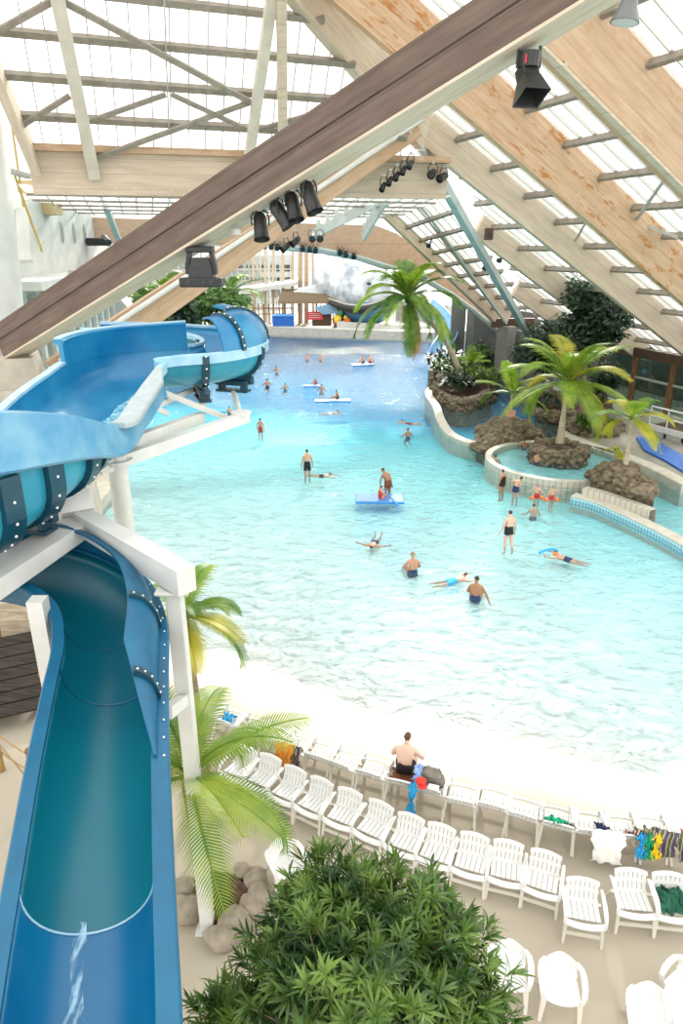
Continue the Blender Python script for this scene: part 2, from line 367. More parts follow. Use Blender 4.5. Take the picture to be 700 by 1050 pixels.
tag(mb.build('pool_water', M['water']), 'turquoise water of the large wave pool, deep blue towards the far end', 'water', kind='stuff')
# --- deck on the right, left bank, far bank
dk = [G(*p, .25) for p in ((505, 374), (520, 384), (545, 398), (582, 404), (600, 416), (582, 436), (584, 446), (606, 456), (640, 467), (672, 480), (700, 494))]
dk = [(p.x, p.y) for p in dk]+[(24, 29), (44, 32), (44, 79), (22, 79)]
tag(MB().prism(dk, -2.6, .25).build('pool_deck', M['deck']), kind='structure')
tag(MB().prism([(-39, 14), (-9.5, 18), (-9.8, 28), (-13.3, 40), (-13.3, 84), (60, 84), (60, 115.5), (-39, 115.5)], -2.5, .35).build('far_deck', M['coping']), kind='structure')
structure_wall = MB().prism([(-13.35, 83.6), (12.4, 83.6), (12.4, 83.88), (-13.35, 83.88)], -2.6, -.02)
tag(structure_wall.build('pool_end_wall', pm('deep_blue_tile', (.0, .22, .54), (.0, .25, .58), .4, 1)), kind='structure')
tag(MB().prism([(-13.29, 40), (-13.2, 40), (-13.2, 83.6), (-13.29, 83.6)], -2.6, -.02).build('pool_side_wall', pm('blue_tile', (.05, .36, .58), (.03, .3, .52), .4, 1)), kind='structure')
# --- copings
def curb(name, pts, w, z0, z1, m, uv=None, n=6, parent=None, smooth=False):
    c = catmull([tuple(p) for p in pts], n); mb = MB(); rings = []
    for i, p in enumerate(c):
        a, b = c[max(i-1, 0)], c[min(i+1, len(c)-1)]; t = Vector((b[0]-a[0], b[1]-a[1], 0)).normalized(); s = Vector((t.y, -t.x, 0)); q = Vector((p[0], p[1], 0))
        rings.append([q-s*w/2+ZV*z0, q-s*w/2+ZV*(z1-.04), q-s*(w/2-.04)+ZV*z1, q+s*(w/2-.04)+ZV*z1, q+s*w/2+ZV*(z1-.04), q+s*w/2+ZV*z0])
    mb.loft(rings, True, True); return mb.build(name, m, parent)
def tile_mat(name, c1, mortar, sx, sy, cheap=False):
    m, nt, p = nodes(name); N, L = nt.nodes, nt.links
    uv = N.new('ShaderNodeTexCoord'); br = N.new('ShaderNodeTexBrick'); br.offset = 0; br.inputs['Scale'].default_value = 1
    br.inputs['Brick Width'].default_value = sx; br.inputs['Row Height'].default_value = sy; br.inputs['Mortar Size'].default_value = .018
    br.inputs['Color1'].default_value = lin(c1); br.inputs['Color2'].default_value = lin(tuple(x*.93 for x in c1)); br.inputs['Mortar'].default_value = lin(mortar)
    L.new(uv.outputs['UV'], br.inputs[0]); L.new(br.outputs[0], p.inputs['Base Color']); p.inputs['Roughness'].default_value = .35
    return m
M['tile'] = tile_mat('cream_tile', (.60, .56, .47), (.30, .27, .20), .26, .52)
M['tile_blue'] = tile_mat('blue_edge_tile', (.16, .45, .60), (.62, .80, .82), .16, .16)
cA = [G(*p, .1) for p in ((588, 507), (612, 513), (640, 525), (670, 539), (702, 556), (760, 592), (830, 640))]
tag(curb('pool_coping', cA, .55, -1.2, .12, M['coping']), kind='structure')
cB = [G(*p, .1) for p in ((458, 386), (442, 397), (440, 405), (447, 416), (452, 430), (461, 443), (476, 451), (494, 455))]
tag(curb('pool_coping', cB, .55, -2.2, .12, M['coping']), kind='structure')
cC = [G(*p, .28) for p in ((579, 437), (582, 446), (606, 456), (640, 467), (672, 480), (706, 497))]
tag(curb('deck_coping', cC, .7, -1.5, .32, M['coping']), kind='structure')
# blue edge tiles just above and below the waterline
def tband(name, pts, w, z0, z1, m, n=8):
    c = catmull([tuple(p) for p in pts], n); mb = MB(); r = []; UVc = {}; L_ = 0
    for i, p in enumerate(c):
        if i: L_ += math.hypot(p[0]-c[i-1][0], p[1]-c[i-1][1])
        r.append((p, L_))
    o = 0
    for side in (-1, 1):
        for i, (p, l) in enumerate(r):
            a, b = c[max(i-1, 0)], c[min(i+1, len(c)-1)]; t = Vector((b[0]-a[0], b[1]-a[1], 0)).normalized(); s = Vector((t.y, -t.x, 0)); q = Vector((p[0], p[1], 0))+s*w*side
            for z in (z0, z1): mb.v.append(q+ZV*z); UVc[len(mb.v)-1] = (l, z)
        for i in range(len(r)-1):
            k = (0 if side < 0 else 2*len(r))+2*i
            f = (k, k+2, k+3, k+1); mb.f.append(f if side > 0 else f[::-1]); mb.mi.append(0)
    k2 = 2*len(r)
    for i in range(len(r)-1):
        mb.f.append((2*i+1, 2*i+3, k2+2*i+3, k2+2*i+1)); mb.mi.append(0)
    keys = list(mb.v)
    ob = mb.build(name, m); me = ob.data; l = me.uv_layers.new(name='UVMap')
    for lp in me.loops: l.data[lp.index].uv = UVc[lp.vertex_index]
    return ob
tag(tband('edge_tile_band', cA, .29, -.34, .05, M['tile_blue']), kind='structure')
# --- raised round pool with tiled wall
RC = G(571, 471.5, .28); RR = 3.22
def ringwall(rc, r0, r1, z0, z1, m, name, parent, n=96, a0=0, a1=2*PI):
    mb = MB(); UVc = {}; full = abs(a1-a0-2*PI) < 1e-6; k = n+1
    prof = [(r0, z0, 0), (r0, z1, 1), (r1, z1, 1.4), (r1, z0, 2.4)]
    for i in range(k):
        a = a0+(a1-a0)*i/n
        for (r, z, vv) in prof:
            mb.v.append(Vector((rc.x+r*math.cos(a), rc.y+r*math.sin(a), z))); UVc[len(mb.v)-1] = (a*r0, z)
    for i in range(n):
        for j in range(3):
            mb.f.append((i*4+j, (i+1)*4+j, (i+1)*4+j+1, i*4+j+1)); mb.mi.append(1 if j == 1 else 0)
    if not full: mb.f.append((0, 1, 2, 3)); mb.f.append((n*4+3, n*4+2, n*4+1, n*4)); mb.mi += [0, 0]
    ob = mb.build(name, [m, M['coping']], parent, world=True); l = ob.data.uv_layers.new(name='UVMap')
    for lp in ob.data.loops: l.data[lp.index].uv = UVc[lp.vertex_index]
    return ob
t = T('round_pool', 'raised round whirlpool with cream tiled wall beside the palm islands', 'pool', (RC.x, RC.y, 0), kind='structure')
ringwall(RC, RR+.2, RR-.12, -1.0, .32, M['tile'], 'tiled_wall', t)
MB().prism([(RC.x+RR*math.cos(a*PI/24), RC.y+RR*math.sin(a*PI/24)) for a in range(48)], -.9, .0).build('basin', pm('basin_blue', (.36, .80, .86), (.28, .70, .80), .5), t)
o = MB().prism([(RC.x+(RR-.1)*math.cos(a*PI/24), RC.y+(RR-.1)*math.sin(a*PI/24)) for a in range(48)], -.02, .22).build('water', M['water2'], t)
# tiled wall running on to the right of the round pool
wpts = [G(*p, 0) for p in ((598, 509), (620, 515), (645, 524), (668, 533))]
t2 = T('tiled_wall', 'low cream tiled wall under the triangular rock island', 'wall', tuple(wpts[0]), kind='structure')
ob = tband('tiled_face', wpts, .2, -.8, .42, M['tile']); ob.parent = t2; ob.location = (-wpts[0].x, -wpts[0].y, 0)
# ================================================================== roof
P0 = Vector((19.8, 38.7, 3.6)); RD = Vector((1.75, .649, -1.086)).normalized(); RN = RD.cross(U_).normalized()
J = PLN(430, 140, P0, RN)
def RP(u, s, n=0): return P0+U_*u+RD*s+RN*n
def structure(name, mbx, m, **k): return tag(mbx.build(name, m, **k), kind='structure')
def rafter(u, s0, s1, m, h=2.05, w=.34):
    c = (RP(u, s0)+RP(u, s1))/2+U_*w/2+RN*h/2; R = frame(RD, RN)
    # local X along, Y across, Z deep
    mb = MB(); L_ = (s1-s0)/2
    mb.box(c, (2*L_, w, h), R)
    return structure('roof_rafter', mb, m, loc=c, rot=R)
rafter(-10.82, -38, 4, M['timber_raft2'], 2.25); rafter(-5.07, -34, 1.5, M['timber_raft'], 1.95); rafter(-.45, -20.6, 1.2, M['timber_pale'], 1.75)
rafter(4.9, -13.6, .8, M['timber_pale'], 1.5); rafter(9.8, -6.6, .6, M['timber_pale'], 1.3)
# steel flange under the big rafter
structure('rafter_flange', MB().beam(RP(-11.0, -30, -.03), RP(-11.0, 3, -.03), .3, .07, RN), M['timber_pale'])
def bay(u0, u1, s0, s1, n, top=None, step=2.1, ph=-19.2):
    t = T('roof_bay', None, None, tuple(RP((u0+u1)/2, (s0+s1)/2, n)), kind='structure')
    poly = [RP(u0, s0, n+.06), RP(u0, s1, n+.06), RP(u1, s1, n+.06), RP(u1, top if top is not None else s0, n+.06)]
    MB().extrude(poly, RN*.03).build('roof_pane', M['roof_glass'], t)
    mb = MB(); k = max(2, round((u1-u0)/.82))
    for i in range(1, k):
        q = i/k; uu = u0+(u1-u0)*q; ss = s0+((top if top is not None else s0)-s0)*q
        mb.beam(RP(uu, ss, n), RP(uu, s1, n), .06, .12, RN)
    mb.build('glazing_bars', M['bar'], t)
    j = math.ceil((s0-ph)/step)
    while ph+j*step < s1-.3:
        s = ph+j*step; j += 1
        ua, ub = u0+.3, u1
        if top is not None and s < top: ub = u0+(u1-u0)*(s-s0)/(top-s0)
        if ub-ua < .4: continue
        p = MB().beam(RP(ua, s, n-.16), RP(ub, s, n-.16), .16, .24, RN)
        for i in range(1, k):
            uu = u0+(u1-u0)*i/k
            if uu < ub: p.box(RP(uu, s, n-.02), (.2, .1, .06), frame(RD, RN))
        p.build('purlin', M['purlin'], t)
    return t
bay(-16.3, -10.82, -36, 3, 2.0); bay(-10.82, -5.07, -34, 3, 1.66); bay(-5.07, -.45, -31, 2, 1.18, -21)
bay(-.45, 4.9, -20.5, 1.5, 1.05, -13.5); bay(4.9, 9.8, -13.4, 1, .95, -6.5); bay(9.8, 14.6, -6.4, .8, .85, -.4)
# knee braces seen under two bays
structure('roof_brace', MB().beam(PLN(681, 184, RP(-11, 0, .3), RN), PLN(651, 227, RP(-8, 0, 1.4), RN), .1, .1), M['steel'])
structure('roof_brace', MB().beam(PLN(651, 227, RP(-8, 0, 1.4), RN), PLN(706, 248, RP(-8, 0, 1.4), RN), .12, .12), M['steel'])
structure('roof_brace', MB().beam(PLN(601, 227, RP(-4, 0, .6), RN), PLN(588, 250, RP(-4, 0, 1.1), RN), .08, .08), M['steel'])
structure('roof_brace', MB().beam(RP(-10.9, -21.6, .2), RP(-6.5, -22.6, 1.5), .13, .13), M['timber_pale'])
# --- sloping glazed roof on the left, above the tie beam
aL = math.radians(50); DL = U_*math.cos(aL)-ZV*math.sin(aL); NL = V_.cross(DL).normalized()
if NL.z < 0: NL = -NL
B0 = PLN(200, 152, J, U_)
def LP(v, d, n=0): return B0+V_*v+DL*d+NL*n
def vl(d): return -5.55+.22*d
def vr(d): return 9.0+1.12*d if d < 0 else 9.0
tl = T('roof_bay', None, None, tuple(LP(0, -3)), kind='structure')
MB().extrude([LP(vl(.2), .2, .1), LP(vl(-9), -9, .1), LP(vr(-9)+.4, -9, .1), LP(vr(0)+.4, 0, .1)], NL*.03).build('roof_pane', M['roof_glass'], tl)
mb = MB(); q = -5.2
while q < 9.2:
    dtop = -8.8 if q < vr(-8.8) else (q-9.0)/1.12
    if dtop < -.2: mb.beam(LP(q-.25, dtop, .03), LP(q, .25, .03), .045, .1, NL)
    q += .62
mb.build('glazing_bars', M['bar'], tl)
for k in range(7):
    d = -.95-1.27*k
    p = MB().beam(LP(vl(d), d, -.12), LP(vr(d)+.3, d, -.12), .2, .24, NL); q = -5.2
    while q < vr(d): p.box(LP(q-.1, d, -.01), (.1, .06, .05), frame(V_, NL)); q += .62
    p.build('purlin', M['purlin'], tl)
# hip beam between the two slopes
HD = Vector((1.37, 1.60, -1)).normalized(); R = frame(HD, ZV); c = J-HD*6.3+ZV*.5
structure('roof_hip_beam', MB().box(c, (13.4, .4, 1.75), R), M['timber_pale'], loc=c, rot=R)
# left edge rafter
pa, pb = LP(vl(.6)-.12, .6, -.45), LP(vl(-9)-.12, -9, -.45); R = frame(pa-pb, NL); c = (pa+pb)/2
structure('roof_rafter', MB().box(c, ((pa-pb).length, .3, 1.25), R), M['timber_pale'], loc=c, rot=R)
# truss in front of the glazing
tt = T('roof_truss', None, None, tuple(LP(0, -2, -.7)), kind='structure')
def TP(x, y, o): return PLN(x, y, LP(0, 0, o), NL)
for i, (a, b, w, o, m) in enumerate([((54, -25), (97, 182), .40, -.75, 'cream_post'), ((284, -40), (254, 170), .34, -.75, 'cream_post'), ((288, -20), (290, 150), .30, -.95, 'timber_pale'),
        ((58, -2), (259, 106), .17, -.55, 'purlin'), ((259, 104), (99, 162), .15, -.5, 'purlin'), ((90, 125), (170, 97), .14, -.5, 'purlin'), ((176, 97), (256, 134), .14, -.5, 'purlin'),
        ((262, 134), (360, 106), .15, -.5, 'purlin'), ((14, 134), (72, 98), .15, -.5, 'purlin'), ((-20, 42), (54, 1), .17, -.55, 'purlin')]):
    MB().beam(TP(*a, o), TP(*b, o), w, w*.8, NL).build('truss_post' if w > .2 else 'truss_diagonal', M[m], tt)
MB().beam(TP(168, -10, -.3), TP(173, 130, -.3), .05, .05, NL).build('rod', M['steel'], tt)
# tie beam under it
pa, pb = PLN(31, 177, J, U_), PLN(458, 186, J, U_); R = frame(pb-pa, ZV); c = (pa+pb)/2+U_*.2
structure('tie_beam', MB().box(c, ((pb-pa).length, .4, 1.36), R), M['timber_pale'], loc=c, rot=R)
structure('tie_beam_cap', MB().beam(pa+ZV*.78-U_*.04, pb+ZV*.78-U_*.04, .55, .22), M['timber_raft2'])
# lower roof behind it and the arched beam
A0 = D(85, 236, 43); VD = V_
def AP(x, y): return PLN(x, y, A0, U_)
arch = [AP(60, 222), AP(385, 231), AP(408, 240), AP(435, 262), AP(470, 291), AP(514, 324), AP(506, 337), AP(484, 317), AP(462, 301), AP(436, 286), AP(401, 274), AP(365, 263), AP(330, 256), AP(293, 253), AP(200, 251), AP(60, 249)]
structure('arched_beam', MB().extrude(arch, U_*.5), M['timber_pink'])
structure('arch_edge', MB().tube([AP(x, y)-U_*.1 for x, y in ((293, 254), (330, 257), (365, 264), (401, 275), (436, 287), (462, 302), (484, 318), (507, 338))], .22, 6), M['steel_green'])
tb = T('roof_bay', None, None, tuple(AP(200, 215)), kind='structure')
za, zb = pa.z-.55, AP(85, 222).z
e0, e1, e2, e3 = PLN(20, 200, J, U_), PLN(462, 207, J, U_), AP(400, 226), AP(50, 221)
e0.z = e1.z = za+.15; e2.z = e3.z = zb+.1
MB().extrude([e0, e1, e2, e3], ZV*.03).build('roof_pane', M['roof_glass'], tb)
for k in range(1, 6):
    q = k/6; MB().beam(e0.lerp(e3, q)-ZV*.06, e1.lerp(e2, q)-ZV*.06, .14, .10).build('purlin', M['purlin'], tb)
mb = MB()
for k in range(1, 26): q = k/26; mb.beam(e0.lerp(e1, q)-ZV*.02, e3.lerp(e2, q)-ZV*.02, .06, .08)
mb.build('glazing_bars', M['bar'], tb)
for a, b, w in (((103, 196), (123, 250), .5), ((57, 203), (84, 236), .5)):
    structure('roof_bracket', MB().beam(D(*a, 36), D(*b, 42), .3, w, w1=.3, h1=w*.5), M['steel_green'])
# toothed brackets carrying the lower roof near the joint
for (x0, y0), (x1, y1) in (((322, 240), (392, 203)), ((372, 243), (398, 200))):
    mb = MB(); a, b = D(x0, y0, 38), D(x1, y1, 34); mb.beam(a, b, .15, .5)
    for k in range(7): mb.box(a.lerp(b, (k+.5)/7)+ZV*.35, (.25, .25, .5))
    structure('roof_bracket', mb, M['wall_white'])
# facet of the far roof, between the steel strut and the arch
FA, FB, FC, FD = D(437, 203, 39), D(546, 331, 51), D(500, 331, 54), D(384, 226, 45.5)
FN = (FB-FA).cross(FD-FA).normalized(); FN = FN if FN.z > 0 else -FN
tf = T('roof_bay', None, None, tuple((FA+FC)/2), kind='structure')
MB().extrude([p+FN*1.0 for p in (FA, FB, FC, FD)], FN*.03).build('roof_pane', M['roof_glass'], tf)
for k in range(9):
    q = (k+.5)/9; MB().beam(FA.lerp(FB, q)+FN*.8, FD.lerp(FC, q)+FN*.8, .18, .26, FN).build('purlin', M['purlin'], tf)
mb = MB()
for k in range(1, 8): q = k/8; mb.beam(FA.lerp(FD, q)+FN*.95, FB.lerp(FC, q)+FN*.95, .07, .1, FN)
mb.build('glazing_bars', M['bar'], tf)
for (a, b, h) in ((D(424, 206, 43), D(518, 331, 53), 1.1), (D(392, 222, 45), D(506, 330, 54), .7)):
    R = frame(b-a, FN); c = (a+b)/2+FN*h/2
    structure('roof_rafter', MB().box(c, ((b-a).length, .35, h), R), M['timber_pale'], loc=c, rot=R)
structure('roof_rod', MB().tube([D(428, 205, 42.5), D(519, 332, 52.5)], .09, 6), M['steel_green'])
# steel hip strut from the joint to the right hand wall
pj, pe = D(432, 150, 28.6), Vector((14.6, 51.6, 2.6))
structure('steel_strut', MB().beam(pj, pe, .34, .42), M['steel_green'])
structure('steel_strut_haunch', MB().extrude([pe+(pj-pe)*.30, pe+(pj-pe)*.0, pe+Vector((1.2, .5, 0)), pe+(pj-pe)*.12+Vector((.8, .3, 0))], U_*.3), M['concrete'])
# ================================================================== the two big diagonal beams
def skew_beam(name, label, A, B, h, w, m, hb=None, away=1):
    d = (B-A).normalized(); s = d.cross(ZV).normalized()
    if s.y < 0: s = -s
    R = frame(d, ZV); up = R @ Vector((0, 0, 1)); hb = hb or h
    ringA = [A, A+s*w, A+s*w+up*h, A+up*h]; ringB = [B, B+s*w, B+s*w+up*hb, B+up*hb]
    mb = MB(); n = 10
    mb.loft([[a.lerp(b, i/n) for a, b in zip(ringA, ringB)] for i in range(n+1)], True, True)
    o = mb.build(name, m, loc=(A+B)/2, rot=R); return tag(o, label, 'beam')
bA, bB = D(4, 366, 22.8), D(668, -46, 11.3)
big = skew_beam('timber_beam', 'huge weathered brown timber beam crossing the hall diagonally in front', bA, bB, 1.02, .95, M['timber_dark'])
# pale underside board of the beam
bd = (bB-bA).normalized(); bs = bd.cross(ZV).normalized(); bs = bs if bs.y > 0 else -bs
bup = frame(bd, ZV) @ Vector((0, 0, 1))
mbu = MB().beam(bA+bs*.48-bup*.03, bB+bs*.48-bup*.03, .96, .06, bup)
uo = mbu.build('soffit_board', M['timber_pale'], big); uo['label'] = 'pale board on the underside'
mg = MB().beam(bA-bs*.004+bup*.55, bB-bs*.004+bup*.55, .02, .035, bup); mg.build('groove', M['soot'], big)
sB = D(433, 139, 27.4); sA = D(156, 337, 25.2); sA = sA+(sA-sB)*.28
strut = skew_beam('timber_strut', 'paler timber strut with a white pipe on top, behind the big beam', sA, sB, 1.15, .45, M['timber_raft2'], .56)
pdir = (sB-sA).normalized()
MB().tube([sA+ZV*1.02+Vector((-.06, -.22, 0)), sB+ZV*.56+Vector((-.05, -.14, 0))], .09, 8).build('white_pipe', M['white_paint'], strut)
mg = MB().beam(sA+ZV*1.24+Vector((.1, .2, 0)), sB+ZV*.63+Vector((.1, .2, 0)), .5, .08); mg.build('top_board', M['timber_pale'], strut)
# ================================================================== water slide
class Flume:
    # control rows: x, y, z of the channel bottom, rim height left, rim height right
    def __init__(s, rows, w=.62, n=8):
        s.w = w; c = catmull(rows, n); s.c = [np.array(p) for p in c]; s.N = len(c)
        s.per = n; s.ws = [p[5] if len(p) > 5 else w for p in s.c]
        s.T = []; s.S = []
        for i in range(s.N):
            a, b = s.c[max(i-1, 0)], s.c[min(i+1, s.N-1)]; t = Vector((b[0]-a[0], b[1]-a[1], 0)).normalized()
            s.T.append(t); s.S.append(Vector((t.y, -t.x, 0)))          # S points to the right of travel
    def p(s, i): return Vector(s.c[i][:3])
    def pt(s, i, a, h): return s.p(i)+s.S[i]*a+ZV*h
    def inner(s, i, off=0, k=14):
        w = s.ws[i]+off; hl, hr = s.c[i][3], s.c[i][4]; out = []
        out.append(s.pt(i, -w, hl))
        if hl > .75: out += [s.pt(i, -w, hl-(hl-.62)*q) for q in (.33, .66)]
        else: out += [s.pt(i, -w, hl*.97), s.pt(i, -w, hl*.94)]
        for j in range(k+1):
            a = PI*j/k; out.append(s.pt(i, -w*math.cos(a), .60-(.60+off)*math.sin(a)**.85))
        if hr > .75: out += [s.pt(i, w, hr-(hr-.62)*q) for q in (.66, .33)]
        else: out += [s.pt(i, w, hr*.94), s.pt(i, w, hr*.97)]
        out.append(s.pt(i, w, hr)); return out
    def channel(s, name, i0, i1, parent, min_, mout, th=.045):
        mb = MB(); ri = [s.inner(i) for i in range(i0, i1+1)]; ro = [s.inner(i, th) for i in range(i0, i1+1)]
        n = len(ri[0])
        mb.loft([r[::-1] for r in ri], False, mi=0); mb.loft(ro, False, mi=1)
        for e in (0, -1):
            for j in range(n-1): mb.add([ri[e][j], ri[e][j+1], ro[e][j+1], ro[e][j]], [(0, 1, 2, 3)], 1)
        return mb.build(name, [min_, mout], parent, smooth=True)
    def rim(s, name, i0, i1, side, parent, m, w=.11, h=.05, wf=None):
        rings = []
        for i in range(i0, i1+1):
            hh = s.c[i][3] if side < 0 else s.c[i][4]; a = side*(s.ws[i]-.015); ww = wf(i) if wf else w; b = side*(s.ws[i]+ww)
            r = [s.pt(i, a, hh-.02), s.pt(i, a, hh+.03), s.pt(i, b-side*.02, hh+.03), s.pt(i, b, hh+.01), s.pt(i, b, hh-h), s.pt(i, b-side*.03, hh-h)]
            rings.append(r if side > 0 else r[::-1])
        return MB().loft(rings, True, True).build(name, m, parent)
    def rib(s, i, parent, bolt0, th=.10, dep=.075, bolts=12, a0=2, a1=None, two=False):
        ins = s.inner(i, .03, 20); out = s.inner(i, .03+dep, 20); a1 = a1 or len(ins)-2
        d = s.T[i]*th/2; mb = MB(); rings = []
        for j in range(a0, a1): rings.append([ins[j]-d, out[j]-d, out[j]+d, ins[j]+d])
        mb.loft(rings, True, True); o = mb.build('flange_rib', M['slide_rib'], parent)
        L_ = a1-a0
        rows = (-.5, .5) if two else (0,)
        for rr in rows:
            for b in range(bolts):
                q = a0+(L_-1)*(b+.5)/bolts; j = int(q); fq = q-j; j2 = min(j+1, a1-1)
                pos = out[j].lerp(out[j2], fq)+d*rr*1.3; bo = bolt0.copy(); COL.objects.link(bo); bo.parent = o
                bo.location = pworld(o).inverted() @ pos
        return o
def base_bolt():
    mb = MB().sphere((0, 0, 0), .02, 8, 6); return mb.build('bolt', M['bolt'], smooth=True)
BOLT = base_bolt()
# ---- upper flume ------------------------------------------------------------------
rowsU = [(-5.7, 16.0, 7.66, .62, .62, .62), (-5.25, 16.0, 7.65, .62, .62, .62), (-4.8, 16.0, 7.64, .62, .62, .62), (-4.2, 16.0, 7.62, .62, .62, .62), (-3.1, 15.75, 7.58, .62, .62, .62), (-2.42, 15.1, 7.53, .62, .62, .62), (-2.25, 14.35, 7.49, .62, .62, .62), (-2.65, 13.75, 7.45, .62, .62, .62),
         (-3.35, 13.52, 7.42, .62, .66, .64), (-3.9, 13.3, 7.36, .62, .70, .74), (-4.15, 12.65, 7.3, .62, .72, .82), (-4.17, 11.7, 7.18, .62, .75, .82), (-4.16, 10.7, 7.04, .62, .8, .82), (-4.16, 9.75, 6.9, .66, .82, .80), (-4.3, 8.7, 6.68, 1.3, .85, .74), (-4.75, 7.7, 6.42, 1.85, .85, .72), (-5.6, 6.8, 6.25, 1.95, .85, .7), (-7.0, 6.2, 6.15, 1.95, .85, .7)]
U = Flume(rowsU, .62, 8); NU = U.N-1
su = T('water_slide', 'upper blue water slide with a curled hood, winding out over the pool at left', 'water slide', tuple(U.p(NU//2)))
I = lambda r: int(r*8)
U.channel('channel', 0, I(8.5), su, M['slide_up'], M['slide_out'])
U.channel('channel', I(8.5), I(12.4), su, M['slide_up'], M['slide_out'])
U.channel('channel', I(12.4), NU, su, M['slide_up'], M['slide_out'])
def wfl(i):
    q = i/8; return .10+.20*max(0, min(1, (q-10.2)/.8))*max(0, min(1, (13.3-q)/.5))
U.rim('rim', 0, I(10.2), -1, su, M['slide_rim_pale'], .10, .16)
o = U.rim('ledge', I(10.2), I(13.0), -1, su, M['shelf'], wf=wfl, h=.05); o['label'] = 'grey anti slip ledge'
U.rim('rim', 0, I(7.5), 1, su, M['slide_rim_pale'], .08, .08); U.rim('rim', I(10.25), NU, 1, su, M['slide_rim_pale'], .14, .14)
# high banked wall on the outside of the left hand bend
rings = []
for i in range(I(7.5), I(10.3)+1):
    w_, h0 = U.ws[i], U.c[i][4]-.08; ht = 1.10+.04*min(1, max(0, (i/8-8)/2))
    r_ = [U.pt(i, w_-.01, h0), U.pt(i, w_+.0, ht-.12), U.pt(i, w_-.03, ht-.02), U.pt(i, w_+.0, ht), U.pt(i, w_+.15, ht), U.pt(i, w_+.17, ht-.05), U.pt(i, w_+.09, ht-.10), U.pt(i, w_+.06, h0)]
    rings.append(r_)
o = MB().loft(rings, True, True).build('banked_wall', M['slide_up'], su, smooth='angle'); o['label'] = 'high blue banked wall'
mbk = MB(); mbk.loft([[r[3]+ZV*.004, r[4]+ZV*.004, r[4]+ZV*.03, r[3]+ZV*.03] for r in rings], True, True).build('wall_cap', M['slide_rim_pale'], su)
# frosted outer wall on the near side of the lower bend
def face(F, i0, i1, side, dep, parent, name, m, out=.12, flare=.1):
    rings = []
    for i in range(i0, i1+1):
        hh = (F.c[i][3] if side < 0 else F.c[i][4])+.03; a = side*(F.ws[i]+.0); b = side*(F.ws[i]+out); dd = dep(i)
        r = [F.pt(i, a, hh), F.pt(i, b, hh-.02), F.pt(i, b+side*flare, hh-dd), F.pt(i, b+side*(flare-.04), hh-dd-.04), F.pt(i, a+side*.03, hh-.1)]
        rings.append(r if side > 0 else r[::-1])
    return MB().loft(rings, True, True).build(name, m, parent, smooth='angle')
fo = face(U, I(10.6), NU, -1, lambda i: .42+.26*max(0, min(1, (i/8-12.9)/1.8)), su, 'outer_wall', M['slide_face']); fo['label'] = 'frosted pale blue outer wall'
def hood(F, i0, i1, side, parent, m, span=110, r=None, out=.05, name='hood'):
    rings = []; r = r or F.w*.95; k = 12
    for i in range(i0, i1+1):
        hh = F.c[i][3] if side < 0 else F.c[i][4]; inn = []; ou = []
        for j in range(k+1):
            a = math.radians(span)*j/k
            inn.append(F.pt(i, side*(F.w+out-r+r*math.cos(a)), hh+r*math.sin(a)*1.0)); rr = r+.035
            ou.append(F.pt(i, side*(F.w+out-r+rr*math.cos(a)), hh+rr*math.sin(a)*1.0))
        q = ou+inn[::-1]; rings.append(q if side < 0 else q[::-1])
    o = MB().loft(rings, True, True).build(name, m, parent, smooth='angle'); return o
def hood_rib(F, i, side, parent, span=110, r=None, out=.05, nb=8, th=.09, dep=.05):
    r = r or F.w*.95; d = F.T[i]*th/2; hh = F.c[i][3] if side < 0 else F.c[i][4]; rings = []; k = 14; pts = []
    for j in range(k+1):
        a = math.radians(span)*j/k; q = []
        for rr in (r+.02, r+.035+dep): q.append(F.pt(i, side*(F.w+out-r+rr*math.cos(a)), hh+rr*math.sin(a)))
        rings.append([q[0]-d, q[1]-d, q[1]+d, q[0]+d]); pts.append(q[1])
    o = MB().loft(rings, True, True).build('hood_rib', M['slide_rib'], parent)
    for b in range(nb):
        q = k*(b+.6)/nb; j = min(int(q), k-1); bo = BOLT.copy(); COL.objects.link(bo); bo.parent = o
        bo.location = pworld(o).inverted() @ pts[j].lerp(pts[j+1], q-j)
    return o
hd = hood(U, I(4.6), I(7.0), -1, su, M['slide_up'])
hood_rib(U, I(6.7), -1, su); hood_rib(U, I(5.5), -1, su)
for i, nb, tw in ((I(7.3), 12, False), (I(6.2), 10, False), (I(5.0), 8, False)): U.rib(i, su, BOLT, .13, .09, nb)
for i in (I(13.25), I(13.65), I(14.35), I(14.8), I(15.6)): U.rib(i, su, BOLT, .27, .10, 14, a0=2)
def bracket(F, i, z, parent):
    mb = MB(); p = F.p(i); R = frame(F.S[i], ZV); mb.bevbox((p.x, p.y, p.z-.16), (.75, .22, .12), .03, R); mb.bevbox((p.x, p.y, p.z-.10), (.95, .10, .18), .03, R)
    for sx in (-1, 1): mb.box(p+F.S[i]*.25*sx+ZV*-.25, (.08, .2, .14), R)
    mb.box(p+ZV*-.33, (.7, .24, .05), R)
    return mb.build('saddle', M['slide_rib'], parent)
bracket(U, I(7.3), 0, su); bracket(U, I(6.2), 0, su); bracket(U, I(14.0), 0, su)
